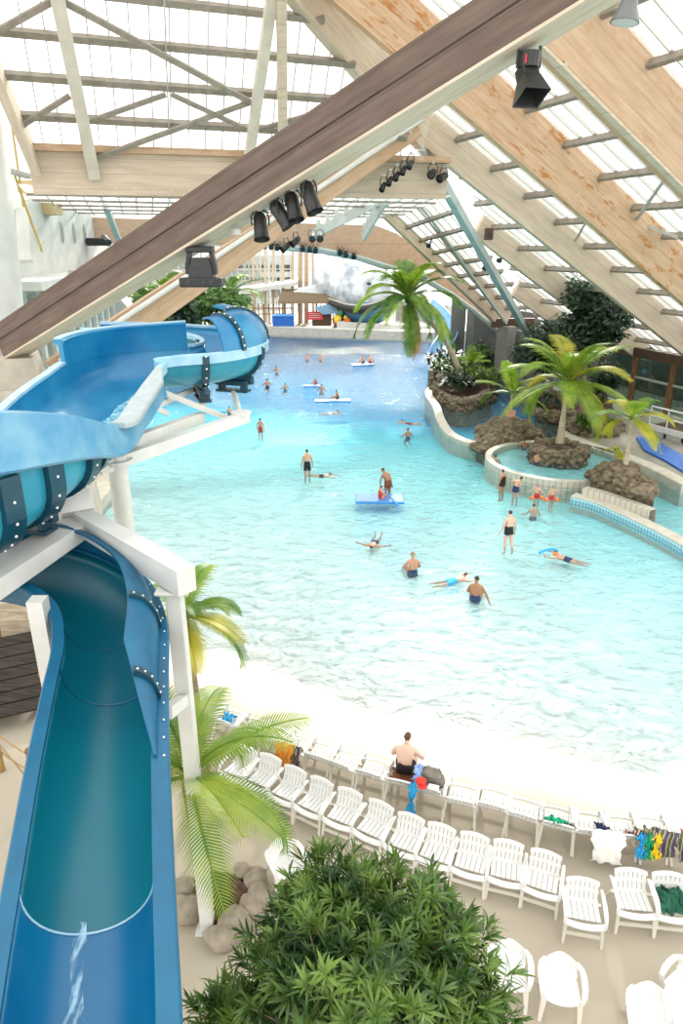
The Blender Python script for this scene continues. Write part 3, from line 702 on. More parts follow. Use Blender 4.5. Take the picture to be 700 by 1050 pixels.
# running water in the channel
def stream(F, i0, i1, a, b, h, parent, m, name='running_water'):
    rings = []
    for i in range(i0, i1+1):
        r = []
        for j in range(7):
            q = j/6; x = (a(i)+(b(i)-a(i))*q)*F.ws[i]; y = .60-.60*math.sqrt(max(0, 1-min(1, abs(x/F.ws[i]))**2))**.85
            r.append(F.pt(i, x, y+h+random.uniform(-.008, .008)))
        rings.append(r[::-1])
    return MB().loft(rings, False).build(name, m, parent, smooth=True)
def foam_mat():
    m, nt, p = nodes('running_water'); N, L = nt.nodes, nt.links
    tc = N.new('ShaderNodeTexCoord'); nz = N.new('ShaderNodeTexNoise'); nz.inputs['Scale'].default_value = 14; nz.inputs['Detail'].default_value = 5; L.new(tc.outputs['Object'], nz.inputs[0])
    r = N.new('ShaderNodeValToRGB'); r.color_ramp.elements[0].position = .42; r.color_ramp.elements[1].position = .62; r.color_ramp.elements[0].color = (.04, .30, .45, 1); r.color_ramp.elements[1].color = (.42, .68, .76, 1)
    L.new(nz.outputs[0], r.inputs[0]); L.new(r.outputs[0], p.inputs['Base Color']); p.inputs['Roughness'].default_value = .08
    b = N.new('ShaderNodeBump'); b.inputs['Strength'].default_value = .8; b.inputs['Distance'].default_value = .04; L.new(nz.outputs[0], b.inputs['Height']); L.new(b.outputs[0], p.inputs['Normal'])
    return m
M['foam'] = foam_mat()
def wv(i): return .04*math.sin(i*.9)
stream(U, I(9.9), I(13.4), lambda i: -.90, lambda i: -.05-.3*abs(i/8-11.9)/1.8+wv(i), .07, su, M['foam'])
# ---- lower flume ------------------------------------------------------------------
rowsL = [(-7.2, 7.3, 5.62, .6, .6), (-5.9, 8.45, 5.46, .62, .6), (-4.9, 8.75, 5.32, .62, .6), (-3.95, 8.6, 5.2, .62, .6), (-3.2, 8.05, 5.1, .62, .6), (-2.78, 7.25, 4.99, .62, .6), (-2.55, 6.35, 4.87, .62, .6),
         (-2.32, 5.4, 4.74, .62, .6), (-2.08, 4.5, 4.62, .62, .6), (-1.86, 3.7, 4.52, .62, .6), (-1.66, 3.0, 4.44, .62, .6), (-1.45, 2.2, 4.36, .62, .6), (-1.2, 1.2, 4.25, .62, .6)]
rowsL = [(r[0]-.06-.012*max(0, i-5), )+r[1:] for i, r in enumerate(rowsL)]
Lw = Flume(rowsL, .53, 8); NL_ = Lw.N-1
sl = T('water_slide', 'lower teal water slide sweeping down towards the camera at bottom left', 'water slide', tuple(Lw.p(NL_//2)))
cuts = [0, I(4.6), I(5.7), I(8.55), NL_]
for a, b in zip(cuts[:-1], cuts[1:]): Lw.channel('channel', a, b, sl, M['slide_in'] if b < NL_ else pm('blue_fibreglass_wet', (.0, .10, .24), (.0, .13, .28), .3, .8), M['slide_rim'])
Lw.rim('rim', 0, I(8.55), 1, sl, M['slide_rim'], .13, .12); Lw.rim('rim', I(8.55), NL_, 1, sl, M['slide_rim'], .13, .12)
Lw.rim('rim', 0, I(8.0), -1, sl, M['slide_rim'], .16, .06); Lw.rim('rim', I(8.0), NL_, -1, sl, M['slide_rim'], .16, .06)
# joint lips across the channel
for i in (I(4.6), I(5.7), I(8.55)):
    ins = Lw.inner(i, -.006, 20)[2:-2]; MB().tube(ins, .012, 5).build('joint_lip', M['slide_rim_pale'] if i > I(8) else M['slide_rim'], sl)
# curved splash wall on the outer (left of travel) side of the bend, tapering to nothing
def splash(F, i0, i1, side, parent, m):
    rings = []; k = 10
    for i in range(i0, i1+1):
        q = (i1-i)/10; sc = min(1, max(.03, q)); hh = F.c[i][3]+.02; inn = []; ou = []; r = .42*sc; span = math.radians(88)
        for j in range(k+1):
            a = span*j/k
            for rr, lst in ((r, inn), (r+.04, ou)): lst.append(F.pt(i, side*(F.w+.02-r*.72+rr*math.cos(a)*.72), hh+rr*math.sin(a)*1.05))
        g = ou+inn[::-1]; rings.append(g if side < 0 else g[::-1])
    return MB().loft(rings, True, True).build('splash_wall', m, parent, smooth='angle')
splash(Lw, I(1.0), I(7.35), -1, sl, M['slide_rim'])
def splash_rib(F, i, i1, side, parent):
    sc = min(1, (i1-i)/10); hh = F.c[i][3]+.02; r = .42*sc; rings = []; pts = []; d = F.T[i]*.05
    for j in range(13):
        a = math.radians(84)*j/12; q = [F.pt(i, side*(F.w+.02-r*.72+rr*math.cos(a)*.72), hh+rr*math.sin(a)*1.05) for rr in (r+.03, r+.085)]
        rings.append([q[0]-d, q[1]-d, q[1]+d, q[0]+d]); pts.append(q[1])
    o = MB().loft(rings, True, True).build('flange_rib', M['slide_rib'], parent)
    for b in range(5):
        q = 12*(b+.5)/5; j = int(q); bo = BOLT.copy(); COL.objects.link(bo); bo.parent = o; bo.location = pworld(o).inverted() @ pts[j].lerp(pts[j+1], q-j); bo.scale = (.7,)*3
for r_ in (5.15, 6.45): splash_rib(Lw, I(r_), I(7.35), -1, sl)
for i in range(I(3.6), I(7.4), 2):
    bo = BOLT.copy(); COL.objects.link(bo); bo.parent = sl; bo.location = pworld(sl).inverted() @ Lw.pt(i, -(Lw.w+.11), Lw.c[i][3]+.04); bo.scale = (.6,)*3
def wet_mat():
    m, nt, p = nodes('thin_running_water'); N, L = nt.nodes, nt.links
    p.inputs['Base Color'].default_value = (.30, .52, .70, 1); p.inputs['Roughness'].default_value = .05
    tc = N.new('ShaderNodeTexCoord'); mp = N.new('ShaderNodeMapping'); mp.inputs['Scale'].default_value = (3, .6, 1); L.new(tc.outputs['Object'], mp.inputs[0])
    nz = N.new('ShaderNodeTexNoise'); nz.inputs['Scale'].default_value = 7; nz.inputs['Detail'].default_value = 5; L.new(mp.outputs[0], nz.inputs[0])
    b = N.new('ShaderNodeBump'); b.inputs['Strength'].default_value = .9; b.inputs['Distance'].default_value = .05; L.new(nz.outputs[0], b.inputs['Height']); L.new(b.outputs[0], p.inputs['Normal'])
    r = N.new('ShaderNodeValToRGB'); r.color_ramp.elements[0].position = .40; r.color_ramp.elements[1].position = .62; L.new(nz.outputs[0], r.inputs[0])
    t = N.new('ShaderNodeBsdfTransparent'); mx = N.new('ShaderNodeMixShader'); L.new(r.outputs[0], mx.inputs[0]); L.new(t.outputs[0], mx.inputs[1]); L.new(p.outputs[0], mx.inputs[2])
    L.new(mx.outputs[0], N['Material Output'].inputs[0]); return m
stream(Lw, I(8.4), NL_, lambda i: .18-.05*(i/8-8.4)+wv(i)*.5, lambda i: .30+.09*(i/8-8.4)+wv(i+2), .012, sl, wet_mat())
for r_ in (5.2, 6.9, 8.55): pass
# ---- white steel frame carrying the slides ----------------------------------------
WP = M['white_paint']
cb = Vector((-2.1, 7.62, 0)); 
t = T('slide_support', 'tall square white steel post with cross beam holding up the slides', 'support frame', tuple(cb))
MB().bevbox((cb.x, cb.y, 3.0), (.2, .2, 6.0), .015).build('post', WP, t)
MB().bevbox((cb.x, cb.y, .015), (.34, .34, .03), .01).build('base_plate', WP, t)
MB().bevbox((cb.x, cb.y, 5.98), (.42, .34, .04), .01).build('cap_plate', WP, t)
hb_a = cb+Vector((.22, -.2, 6.19)); hb_b = Vector((-3.9, 9.35, 6.24))
MB().beam(hb_a, hb_b, .26, .34).build('cross_beam', WP, t)
MB().beam(cb+Vector((0, -.05, 4.35)), Lw.pt(I(6.2), -.62, .2), .14, .14).build('slide_bracket', WP, t)
t = T('slide_support', 'broad white tapered steel arm and leg under the upper slide at far left', 'support frame', (-3.8, 7.4, 0))
MB().beam(Vector((-3.75, 9.25, 6.22)), Vector((-4.9, 6.4, 5.95)), .42, .22, w1=.62, h1=.3).build('arm', WP, t)
MB().beam(Vector((-3.78, 7.5, 0)), Vector((-3.78, 7.5, 5.9)), .2, .2, Vector((0, 1, 0))).build('leg', WP, t)
MB().beam(Vector((-3.86, 9.28, 6.3)), Vector((-4.05, 9.6, 6.75)), .45, .45).build('saddle_post', WP, t)
pp = Vector((-3.62, 10.55, 0))
t = T('slide_support', 'round white column with long white arms reaching under the far slide loop', 'support frame', tuple(pp))
MB().tube([pp, pp+ZV*6.85], .155, 16).build('column', WP, t, smooth='angle')
MB().tube([pp+ZV*6.72, pp+ZV*6.78], .25, 16).build('flange', WP, t)
tip = D(253, 427, 13.3)
MB().beam(pp+ZV*6.72+Vector((-.2, -.3, 0)), tip, .16, .2).build('long_arm', WP, t)
q7 = U.p(I(6.2)); q9 = U.p(I(7.3))
MB().tube([Vector((tip.x-.1, tip.y-.1, tip.z)), q7-ZV*.34], .06, 8).build('strut_post', WP, t)
MB().tube([Vector((tip.x-.1, tip.y-.1, tip.z+.08)), Vector((tip.x-.1, tip.y-.1, tip.z+.12))], .2, 12).build('foot_plate', WP, t)
t2a = D(206, 428, 13.2); MB().beam(pp+ZV*6.9+Vector((.1, .6, 0)), t2a, .16, .2).build('short_arm', WP, t)
MB().tube([Vector((q9.x, q9.y, t2a.z)), q9-ZV*.34], .07, 8).build('strut_post', WP, t)
MB().beam(D(152, 396, 12.6), D(236, 430, 13.3), .08, .1).build('diagonal', WP, t)
MB().beam(D(150, 414, 12.4), D(172, 424, 12.9), .07, .09).build('diagonal', WP, t)
MB().beam(D(140, 425, 12.0), D(205, 396, 14.2), .08, .1).build('diagonal', WP, t)
bpy.data.objects.remove(BOLT, do_unlink=True)
# ================================================================== left side of the hall
# tapered white round pillar
t = T('round_pillar', 'tapered white concrete pillar at the left edge above the beam foot', 'pillar', tuple(D(-22, 360, 23.6)))
a, b = D(-22, 372, 24.5), D(-24, 120, 24.5)
MB().loft([[Vector((p.x+r*math.cos(k*PI/12), p.y+r*math.sin(k*PI/12), p.z)) for k in range(24)] for p, r in ((a, 1.68), (a.lerp(b, .35), 1.42), (b, .95))], True, True).build('shaft', M['wall_white'], t, smooth='angle')
MB().loft([[Vector((a.x+r*math.cos(k*PI/12), a.y+r*math.sin(k*PI/12), z)) for k in range(24)] for z, r in ((0, 2.2), (a.z, 2.0), (a.z+.12, 1.7))], True, True).build('plinth', M['concrete'], t)
# concrete abutment the big beam lands on
c = D(18, 366, 23.2); cb_ = Vector((c.x-.5, c.y+.4, 0))
t = T('concrete_abutment', 'pale concrete block at left on which the big beam rests', 'foundation', tuple(cb_))
R = rotz(.3)
def tap(z0, z1, w0, d0, w1, d1, o=Vector((0, 0, 0))):
    r = []
    for z, w_, d_ in ((z0, w0, d0), (z1, w1, d1)): r.append([cb_+o+R @ Vector((x*w_/2, y*d_/2, z)) for x, y in ((-1, -1), (1, -1), (1, 1), (-1, 1))])
    return r
MB().loft(tap(0, c.z-1.0, 4.6, 3.4, 3.4, 2.6), True, True).build('footing', M['concrete'], t)
MB().loft(tap(c.z-1.0, c.z+.0, 2.6, 2.2, 2.3, 2.0, Vector((-.3, 0, 0))), True, True).build('bearing_block', M['concrete'], t)
# white building along the left
WA, WB = D(6, 300, 27), D(128, 300, 52); WA = Vector((WA.x, WA.y, 0)); WB = Vector((WB.x, WB.y, 0)); wd = (WB-WA).normalized(); wn = Vector((wd.y, -wd.x, 0)); WLn = (WB-WA).length
structure('wall_left', MB().beam(WA-wn*.4+ZV*2.2, WB-wn*.4+ZV*2.2, .4, 4.4), M['wall_white'])
mb = MB(); k = 14
structure('wall_left', MB().beam(WA-wn*1.4+ZV*6.2, WB-wn*1.4+ZV*6.2, .3, 4.6), M['wall_white'])
for i in range(k):                                                      # window bays with piers
    q0, q1 = (i+.1)/k, (i+.82)/k
    a, b = WA.lerp(WB, q0), WA.lerp(WB, q1)
    t = T('window_%d' % (i+1), None, None, tuple(a.lerp(b, .5)), kind='structure')
    for z0, z1, mm in ((4.6, 6.3, 'clear_glass'), (6.4, 8.0, 'clear_glass')): MB().beam(a+ZV*(z0+z1)/2-wn*.02, b+ZV*(z0+z1)/2-wn*.02, .03, z1-z0).build('pane', M[mm], t)
    MB().beam(WA.lerp(WB, (i+.91)/k)+ZV*4.3, WA.lerp(WB, (i+.91)/k)+ZV*8.2, .35, .35, wd).build('pier', M['wall_white'], t)
    MB().beam(a+ZV*6.35, b+ZV*6.35, .1, .12).build('transom', M['white_paint'], t)
structure('balcony_slab', MB().beam(WA+wn*.3+ZV*8.45, WB+wn*.3+ZV*8.45, 2.2, .35), M['wall_white'])
t = T('gutter_rail', 'dark toothed rail along the white ledge on the left', 'rail', tuple(WA.lerp(WB, .35)+wn*.6+ZV*8.7))
ra, rb = WA.lerp(WB, .22)+wn*1.2+ZV*8.75, WA.lerp(WB, .72)+wn*1.2+ZV*8.75
mb = MB().beam(ra, rb, .25, .22)
for i in range(24): mb.box(ra.lerp(rb, (i+.5)/24)-ZV*.2+wn*.1, (.2, .2, .2))
mb.build('toothed_bar', M['steel'], t)
hw = T('upper_wall', None, None, tuple(WA.lerp(WB, .5)-wn*.3+ZV*10), kind='structure')
MB().beam(WA.lerp(WB, .12)-wn*.3+ZV*10.3, WB-wn*.3+ZV*10.3, .3, 3.6).build('wall_face', M['wall_white'], hw)
for q in (.40, .50, .60):
    MB().sphere(WA.lerp(WB, q)-wn*.12+ZV*10.6, (.10, .16, .55), 10, 8, rot=frame(wn, ZV)).build('slot_vent', M['steel'], hw)
structure('wall_block', MB().bevbox(D(41, 203, 33), (1.6, 1.2, 1.5), .05), pm('ribbed_wood_panel', (.52, .42, .24), (.40, .30, .16), .7, 3, stretch=(9, 9, .2)))
# yellow handrails of the roof ladder
t = T('roof_ladder', 'thin yellow ladder rails slanting down the left wall', 'ladder', tuple(D(42, 258, 28)))
MB().tube([D(15, 180, 27), D(43, 258, 29)], .055, 6).build('rail', M['yellow_pipe'], t); MB().tube([D(12, 128, 26.5), D(24, 212, 28)], .05, 6).build('rail', M['yellow_pipe'], t)
for q in range(6): MB().tube([D(14+q*5.2, 178+q*14.5, 27+.3*q), D(19+q*5.2, 176+q*14.5, 27.6+.3*q)], .03, 5).build('rung', M['yellow_pipe'], t)
structure('roof_gantry', MB().beam(D(6, 174, 26), D(33, 182, 27.5), .5, .12), M['steel'])
for x in (21, 27): structure('wall_post', MB().beam(D(x, 215, 29), D(x+3, 268, 29), .3, .3, Vector((0, 1, 0))), M['wall_white'])
# bracket and hoist silhouettes by the far wall
t = T('loudspeaker', 'dark loudspeaker on the wall ledge below the far brown beam', 'loudspeaker', tuple(D(102, 247, 41)))
MB().bevbox(D(101, 248, 41), (1.3, .8, .45), .1).build('cabinet', M['black'], t); MB().tube([D(107, 244, 41), D(111, 249, 40.6)], .22, 8).build('horn', M['black'], t)
# small play house gable behind the beam
t = T('play_house', 'tiny white play house with pointed gable behind a dark rail', 'play house', tuple(D(119, 330, 48)))
c = D(119, 322, 48)
MB().extrude([c+Vector((-1.2, 0, -1.3)), c+Vector((1.2, 0, -1.3)), c+Vector((1.2, 0, .1)), c+Vector((0, 0, 1.5)), c+Vector((-1.2, 0, .1))], Vector((0, 1.6, 0))).build('gable', M['white_paint'], t)
for dx, dz in ((-.5, .1), (.45, .05), (0, -.5), (.5, -.7)): MB().box(c+Vector((dx, -.03, dz)), (.28, .05, .22)).build('shutter', M['foam_blue'], t)
t = T('railing', 'dark railing in front of the tiny white play house', 'railing', tuple(D(119, 333, 46)))
MB().tube([D(93, 325, 46), D(136, 324, 46)], .07, 6).build('top_rail', M['steel'], t)
for i in range(7): MB().tube([D(94+i*7, 325, 46), D(94+i*7, 340, 46)], .05, 6).build('post', M['steel'], t)
# ================================================================== far end
YF = 96.0
def F(x, y, Y=YF): return Yd(x, y, Y)
# glazed end wall: frames and panes, seen between the beams
t = T('window_20', None, None, tuple(F(330, 331)), kind='structure')
MB().box(F(330, 290)+Vector((0, .2, 0)), (34, .04, 13)).build('pane', M['clear_glass'], t)
for i in range(22):
    x = 260+i*7.6; MB().box(F(x, 289), (.14 if i % 4 else .35, .2, 13)).build('mullion', M['timber_pale'] if i % 4 == 0 else M['bar'], t)
for y in (262, 276, 290, 304, 318): MB().box(F(330, y), (34, .12, .12)).build('transom', M['bar'], t)
t = T('window_21', None, None, tuple(F(190, 331)), kind='structure')
MB().box(F(180, 292)+Vector((0, .2, 0)), (24, .04, 11)).build('pane', M['clear_glass'], t)
for i in range(13): MB().box(F(112+i*12, 291), (.2, .25, 11)).build('mullion', M['steel'], t)
for y in (266, 277, 288, 300, 314): MB().box(F(182, y), (24, .14, .18)).build('transom', M['steel'], t)
structure('wall_back', MB().box(F(110, 248)+Vector((0, .5, 0)), (34, .4, 1.2)), M['wall_white'])
structure('wall_back', MB().box(F(432, 322)+Vector((1, .6, 0)), (9, .4, 2.2)), M['wall_white'])
for x in (308, 314): structure('column', MB().beam(F(x, 334, 93), F(x, 245, 93), .5, .5, Vector((0, 1, 0))), M['timber_raft2'])
for x in (272, 280, 290, 300): structure('column', MB().beam(F(x, 334, 94), F(x, 245, 94), .32, .32, Vector((0, 1, 0))), M['timber_pale'])
structure('column', MB().beam(F(257, 262, 94), F(283, 305, 94), .25, .25), M['timber_pale'])
# buildings standing outside beyond the far glass
for i, (x0, x1, y0, Z, lb) in enumerate(((150, 236, 266, 112, 'grey flat roofed building outside behind the far left windows'), (238, 300, 262, 118, 'pale building with window rows outside behind the far windows'))):
    a, b = D(x0, y0, Z), D(x1, y0, Z); t = T('outside_building', lb, 'building', ((a.x+b.x)/2, a.y, 0)); MB().box(((a.x+b.x)/2, a.y+3, a.z/2), (b.x-a.x, 6, a.z)).build('facade', pm('facade_grey', (.20, .20, .185), (.15, .15, .14), .8, 1) if i == 0 else M['wall_white'], t)
    for r_ in range(3):
        for k in range(5): MB().box((a.x+(k+.5)*(b.x-a.x)/5, a.y-.05, a.z*(.25+.25*r_)), ((b.x-a.x)/7, .1, a.z*.13)).build('window', M['dark_glass'], t)
# white canopy
t = T('canopy', 'long white sloping canopy in front of the far windows', 'canopy', tuple(F(275, 322, 91)))
MB().extrude([F(243, 298, 91), F(305, 289, 91), F(305, 292.5, 91), F(243, 303, 91)], Vector((0, 4, .3))).build('roof', M['wall_white'], t)
for x in (246, 274, 300): MB().tube([F(x, 298, 91.5), F(x, 334, 91.5)], .1, 6).build('post', M['white_paint'], t)
# railing fence and benches on the far bank
t = T('far_fence', 'brown slatted fence along the far bank left of the hut', 'fence', tuple(F(268, 333, 88)))
MB().box(F(262, 316, 88), (9.5, .1, .15)).build('top_rail', M['brown_wood'], t); MB().box(F(262, 322, 88), (9.5, .1, .12)).build('mid_rail', M['brown_wood'], t)
for i in range(13): MB().box(F(228+i*5.3, 322, 88), (.15, .12, 2.4)).build('post', M['brown_wood'], t)
structure('pool_edge', MB().beam(G(228, 338, .3), G(446, 346, .3), 1.0, 1.2), M['coping'])
structure('far_wall_low', MB().beam(F(345, 336, 86.6), F(440, 341, 86.6), .5, 1.5), M['wall_white'])
# thatched hut
c = F(316, 333, 89); t = T('thatched_hut', 'small brown thatched hut with a red sign on the far bank', 'hut', tuple(c))
for dx in (-2.8, -1.1, 1.1, 2.8): MB().box(c+Vector((dx, -1.2, 1.45)), (.22, .22, 2.9)).build('post', M['brown_wood'], t)
MB().extrude([c+Vector((-3.6, -1.9, 2.7)), c+Vector((3.6, -1.9, 2.7)), c+Vector((3.2, 0, 4.0)), c+Vector((-3.2, 0, 4.0))], Vector((0, .25, .3))).build('thatch_roof', M['thatch'], t)
MB().extrude([c+Vector((-3.6, 1.9, 2.7)), c+Vector((-3.2, 0, 4.0)), c+Vector((3.2, 0, 4.0)), c+Vector((3.6, 1.9, 2.7))], Vector((0, -.1, .3))).build('thatch_roof', M['thatch'], t)
MB().box(c+Vector((1.7, -1.3, .7)), (2.3, .2, 1.4)).build('counter', M['dark_wood'], t)
sg = MB().box(c+Vector((.9, -1.5, 1.25)), (2.0, .08, 1.0)).build('sign', M['red_sign'], t); sg['label'] = 'red sign board'
mb = MB()
for dz in (.25, .02, -.22): mb.box(c+Vector((.9, -1.55, 1.25+dz)), (1.5, .02, .06))
mb.build('pale_line', M['wall_white'], sg)
c = F(346, 332, 88.5)
t = T('slatted_gate', 'brown slatted wooden gate right of the thatched hut', 'gate', tuple(c))
for i in range(9): MB().box(c+Vector((-1.1+i*.28, 0, 1.2)), (.14, .1, 2.4)).build('slat', M['brown_wood'], t)
for z in (.5, 2.2): MB().box(c+Vector((0, -.08, z)), (2.6, .08, .16)).build('rail', M['brown_wood'], t)
# blue pump box by the far pool edge
c = F(291, 345, 84.6)
t = T('blue_box', 'blue box on the far pool edge in front of the hut', 'box', tuple(c)); MB().bevbox(c+ZV*1.2, (2.5, 1.4, 2.4), .12).build('cabinet', M['blue_mat'], t); MB().bevbox(c+ZV*2.45, (2.7, 1.6, .15), .05).build('lid', M['foam_blue'], t)
# toy animals
def blob(name, label, cat, c, parts):
    t = T(name, label, cat, tuple(c))
    for nm, o, r, m in parts: MB().sphere(c+Vector(o), r, 10, 8).build(nm, m, t, smooth=True)
    return t
mg, my, mr_ = pm('green_plastic', (.10, .45, .12), None, .4), pm('yellow_plastic', (.85, .62, .04), None, .4), CL['orange']
blob('toy_figure', 'yellow and green spring toy on the far bank beside the whale', 'toy', F(346, 333, 87.3), [('body', (0, 0, .7), (.5, .4, .55), my), ('head', (.3, 0, 1.4), (.32, .3, .35), mg), ('base', (0, 0, .2), (.4, .4, .2), mr_)])
blob('toy_figure', 'orange and yellow spring toy under the whale chin', 'toy', F(356, 334, 87.3), [('body', (0, 0, .55), (.42, .32, .42), mr_), ('head', (-.25, 0, 1.0), (.25, .25, .25), my), ('base', (0, 0, .15), (.32, .32, .18), mg)])
# whale
wc = F(361, 303, 90)
def whale_mat():
    m, nt, p = nodes('whale_skin'); N, L = nt.nodes, nt.links
    tc = N.new('ShaderNodeTexCoord'); nz = N.new('ShaderNodeTexNoise'); nz.inputs['Scale'].default_value = .8; nz.inputs['Detail'].default_value = 6; L.new(tc.outputs['Object'], nz.inputs[0])
    r = N.new('ShaderNodeValToRGB'); e = r.color_ramp.elements; e[0].position = .36; e[1].position = .6; e[0].color = (.28, .32, .35, 1); e[1].color = (.66, .70, .70, 1)
    L.new(nz.outputs[0], r.inputs[0]); L.new(r.outputs[0], p.inputs['Base Color']); p.inputs['Roughness'].default_value = .45; return m
t = T('whale_figure', 'giant pale grey whale figure with a dark smiling mouth over the far bank', 'whale', tuple(wc))
def egg(c, rx, ry, rz, m=18, n=28, top=True):
    rings = []
    for i in range(m+1):
        a = -PI/2+PI*i/m; q = math.sin(a); ring = []
        for j in range(n):
            b = 2*PI*j/n; f = 1+.12*math.cos(b)*math.cos(a)
            # tail narrows towards -X, +Y
            x = q*rx; s_ = math.cos(a)**.75; tw = 1 if q > -.1 else 1-.35*(-q-.1)
            ring.append(c+Vector((x, q*-.8+ry*s_*math.cos(b)*tw, rz*s_*math.sin(b)*tw+.55*(-q if q < 0 else 0)*rz*.5)))
        rings.append(ring)
    return rings
body = MB().loft(egg(wc+ZV*.6, 5.0, 3.6, 3.6), True, True).build('body', whale_mat(), t, smooth=True)
MB().loft(egg(wc+Vector((.9, -.35, -1.5)), 3.9, 3.4, 2.2), True, True).build('lower_jaw', pm('whale_blue', (.03, .14, .28), (.06, .22, .38), .4, 1.2), t, smooth=True)
mouth = []
for i in range(25):
    q = i/24; x = -2.9+7.4*q; z = -.55-.9*math.sin(PI*q)+.2*q; y = -3.55*math.sqrt(max(.12, 1-((x-.6)/5.0)**2))-.35
    mouth.append(wc+Vector((x, y, z)))
MB().tube(mouth, [.12+.42*math.sin(PI*i/24)**.6 for i in range(25)], 10).build('mouth', M['black'], t, smooth=True)
MB().tube([p+ZV*.42+Vector((0, -.1, 0)) for p in mouth], [.08+.12*math.sin(PI*i/24) for i in range(25)], 8).build('lip', M['steel'], t, smooth=True)
MB().sphere(wc+Vector((1.9, -3.4, 1.5)), (.42, .2, .28), 12, 8).build('eye', M['black'], t, smooth=True)
MB().extrude([wc+Vector((-3.4, -1.5, .2)), wc+Vector((-8.2, -1.2, .2)), wc+Vector((-7.2, -1.0, .7)), wc+Vector((-3.2, -1.5, 1.6))], Vector((0, 1.0, .1))).build('flipper', whale_mat(), t)
MB().extrude([wc+Vector((-2.4, -3.0, -.8)), wc+Vector((-4.6, -3.4, -1.3)), wc+Vector((-3.6, -3.3, -2.0)), wc+Vector((-1.6, -3.0, -1.9))], Vector((0, .5, .1))).build('flipper', pm('whale_fin', (.16, .30, .42), None, .5), t)
for dx in (-2, 2): MB().tube([wc+Vector((dx, 0, -2.8)), wc+Vector((dx, 0, -4.6))], .35, 10).build('support_post', M['steel'], t)
for dx in (-2.5, 2.5): MB().tube([wc+Vector((dx, 0, 3.5)), wc+Vector((dx*.9, 0, 7.5))], .05, 6).build('hanging_cable', M['steel'], t)
# small pale blue slide to the right of the whale
pts = [D(436, 306, 66), D(448, 316, 64), D(458, 330, 62), D(459, 342, 60.5), D(452, 354, 59), D(447, 366, 58)]
c_ = catmull([tuple(p) for p in pts], 5); rings = []; ro = []
for i, p in enumerate(c_):
    a, b = Vector(c_[max(i-1, 0)]), Vector(c_[min(i+1, len(c_)-1)]); tt_ = (b-a).normalized(); s_ = tt_.cross(ZV).normalized(); up = s_.cross(tt_)
    rings.append([Vector(p)+s_*(.85*math.cos(PI+PI*k/10))+up*(.85*math.sin(PI+PI*k/10)) for k in range(11)]+[Vector(p)+s_*(.78*math.cos(-PI*k/10))+up*(.78*math.sin(-PI*k/10)) for k in range(11)])
t = T('small_slide', 'small pale blue open slide curving down behind the left palm island', 'water slide', tuple(pts[3]))
MB().loft(rings, True, True).build('channel', pm('pale_blue_fibreglass', (.16, .38, .62), (.24, .46, .68), .35, 2), t, smooth='angle')
for p, zb in ((pts[1], 0), (pts[3], -.3)): MB().tube([p-ZV*.8, Vector((p.x, p.y, zb))], .15, 8).build('support_post', M['steel'], t)
# ================================================================== right hand building
e0 = RP(-2, 0); 
def WQ(u, out=0, z=0): p = P0+U_*u; return Vector((p.x, p.y, z))+V_*out
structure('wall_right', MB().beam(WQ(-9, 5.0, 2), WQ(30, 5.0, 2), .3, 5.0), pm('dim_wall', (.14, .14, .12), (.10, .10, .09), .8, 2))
for i in range(7):
    u0 = -7.5+i*3.1; t = T('window_%d' % (30+i), None, None, tuple(WQ(u0, .5)), kind='structure')
    MB().beam(WQ(u0+.15, .5, 1.9), WQ(u0+2.95, .5, 1.9), .03, 3.3).build('pane', M['win_glass'], t)
    MB().beam(WQ(u0, .45, .2), WQ(u0, .45, 3.6), .3, .26, U_).build('mullion', M['brown_wood'], t)
    MB().beam(WQ(u0+.1, .45, 2.2), WQ(u0+3, .45, 2.2), .1, .12).build('transom', M['steel'], t)
    MB().beam(WQ(u0+.1, .45, .35), WQ(u0+3, .45, .35), .12, .2).build('sill', M['coping'], t)
structure('eaves_beam', MB().beam(WQ(-9, .3, 3.75), WQ(16, .3, 3.75), .35, .55), M['dark_wood'])
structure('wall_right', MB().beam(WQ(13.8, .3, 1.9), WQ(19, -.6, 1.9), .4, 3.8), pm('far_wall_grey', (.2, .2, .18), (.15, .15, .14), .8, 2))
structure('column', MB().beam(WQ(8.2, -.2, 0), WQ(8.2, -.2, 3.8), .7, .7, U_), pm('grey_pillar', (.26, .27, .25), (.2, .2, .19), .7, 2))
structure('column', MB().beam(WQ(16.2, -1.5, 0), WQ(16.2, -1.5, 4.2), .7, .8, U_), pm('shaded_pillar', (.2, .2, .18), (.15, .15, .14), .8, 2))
# glass doors at the far right corner
for i in range(4):
    a, b = D(513+i*9, 380, 54), D(522+i*9, 380, 54); a.z = b.z = 0
    t = T('door_%d' % (i+1), None, None, tuple(a), kind='structure')
    MB().beam(a+ZV*1.7, b+ZV*1.7, .05, 3.2).build('pane', M['dark_glass'], t)
    MB().beam(a, a+ZV*3.5, .2, .16, Vector((0, 1, 0))).build('door_frame', M['brown_wood'], t); MB().beam(a+ZV*2.6, b+ZV*2.6, .12, .12).build('transom', M['wall_white'], t)
for x0, x1, z in ((452, 466, 62), (468, 480, 61)):
    a, b = D(x0+8, 372, z), D(x1+8, 372, z); a.z = b.z = 0
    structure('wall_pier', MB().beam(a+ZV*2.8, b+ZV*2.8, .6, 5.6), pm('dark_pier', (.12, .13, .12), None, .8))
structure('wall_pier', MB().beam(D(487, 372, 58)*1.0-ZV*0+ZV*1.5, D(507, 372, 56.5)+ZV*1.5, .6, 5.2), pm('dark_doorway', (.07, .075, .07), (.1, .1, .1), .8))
structure('lintel', MB().beam(D(505, 331, 55), D(548, 331, 53.5), .5, .7), M['dark_wood'])
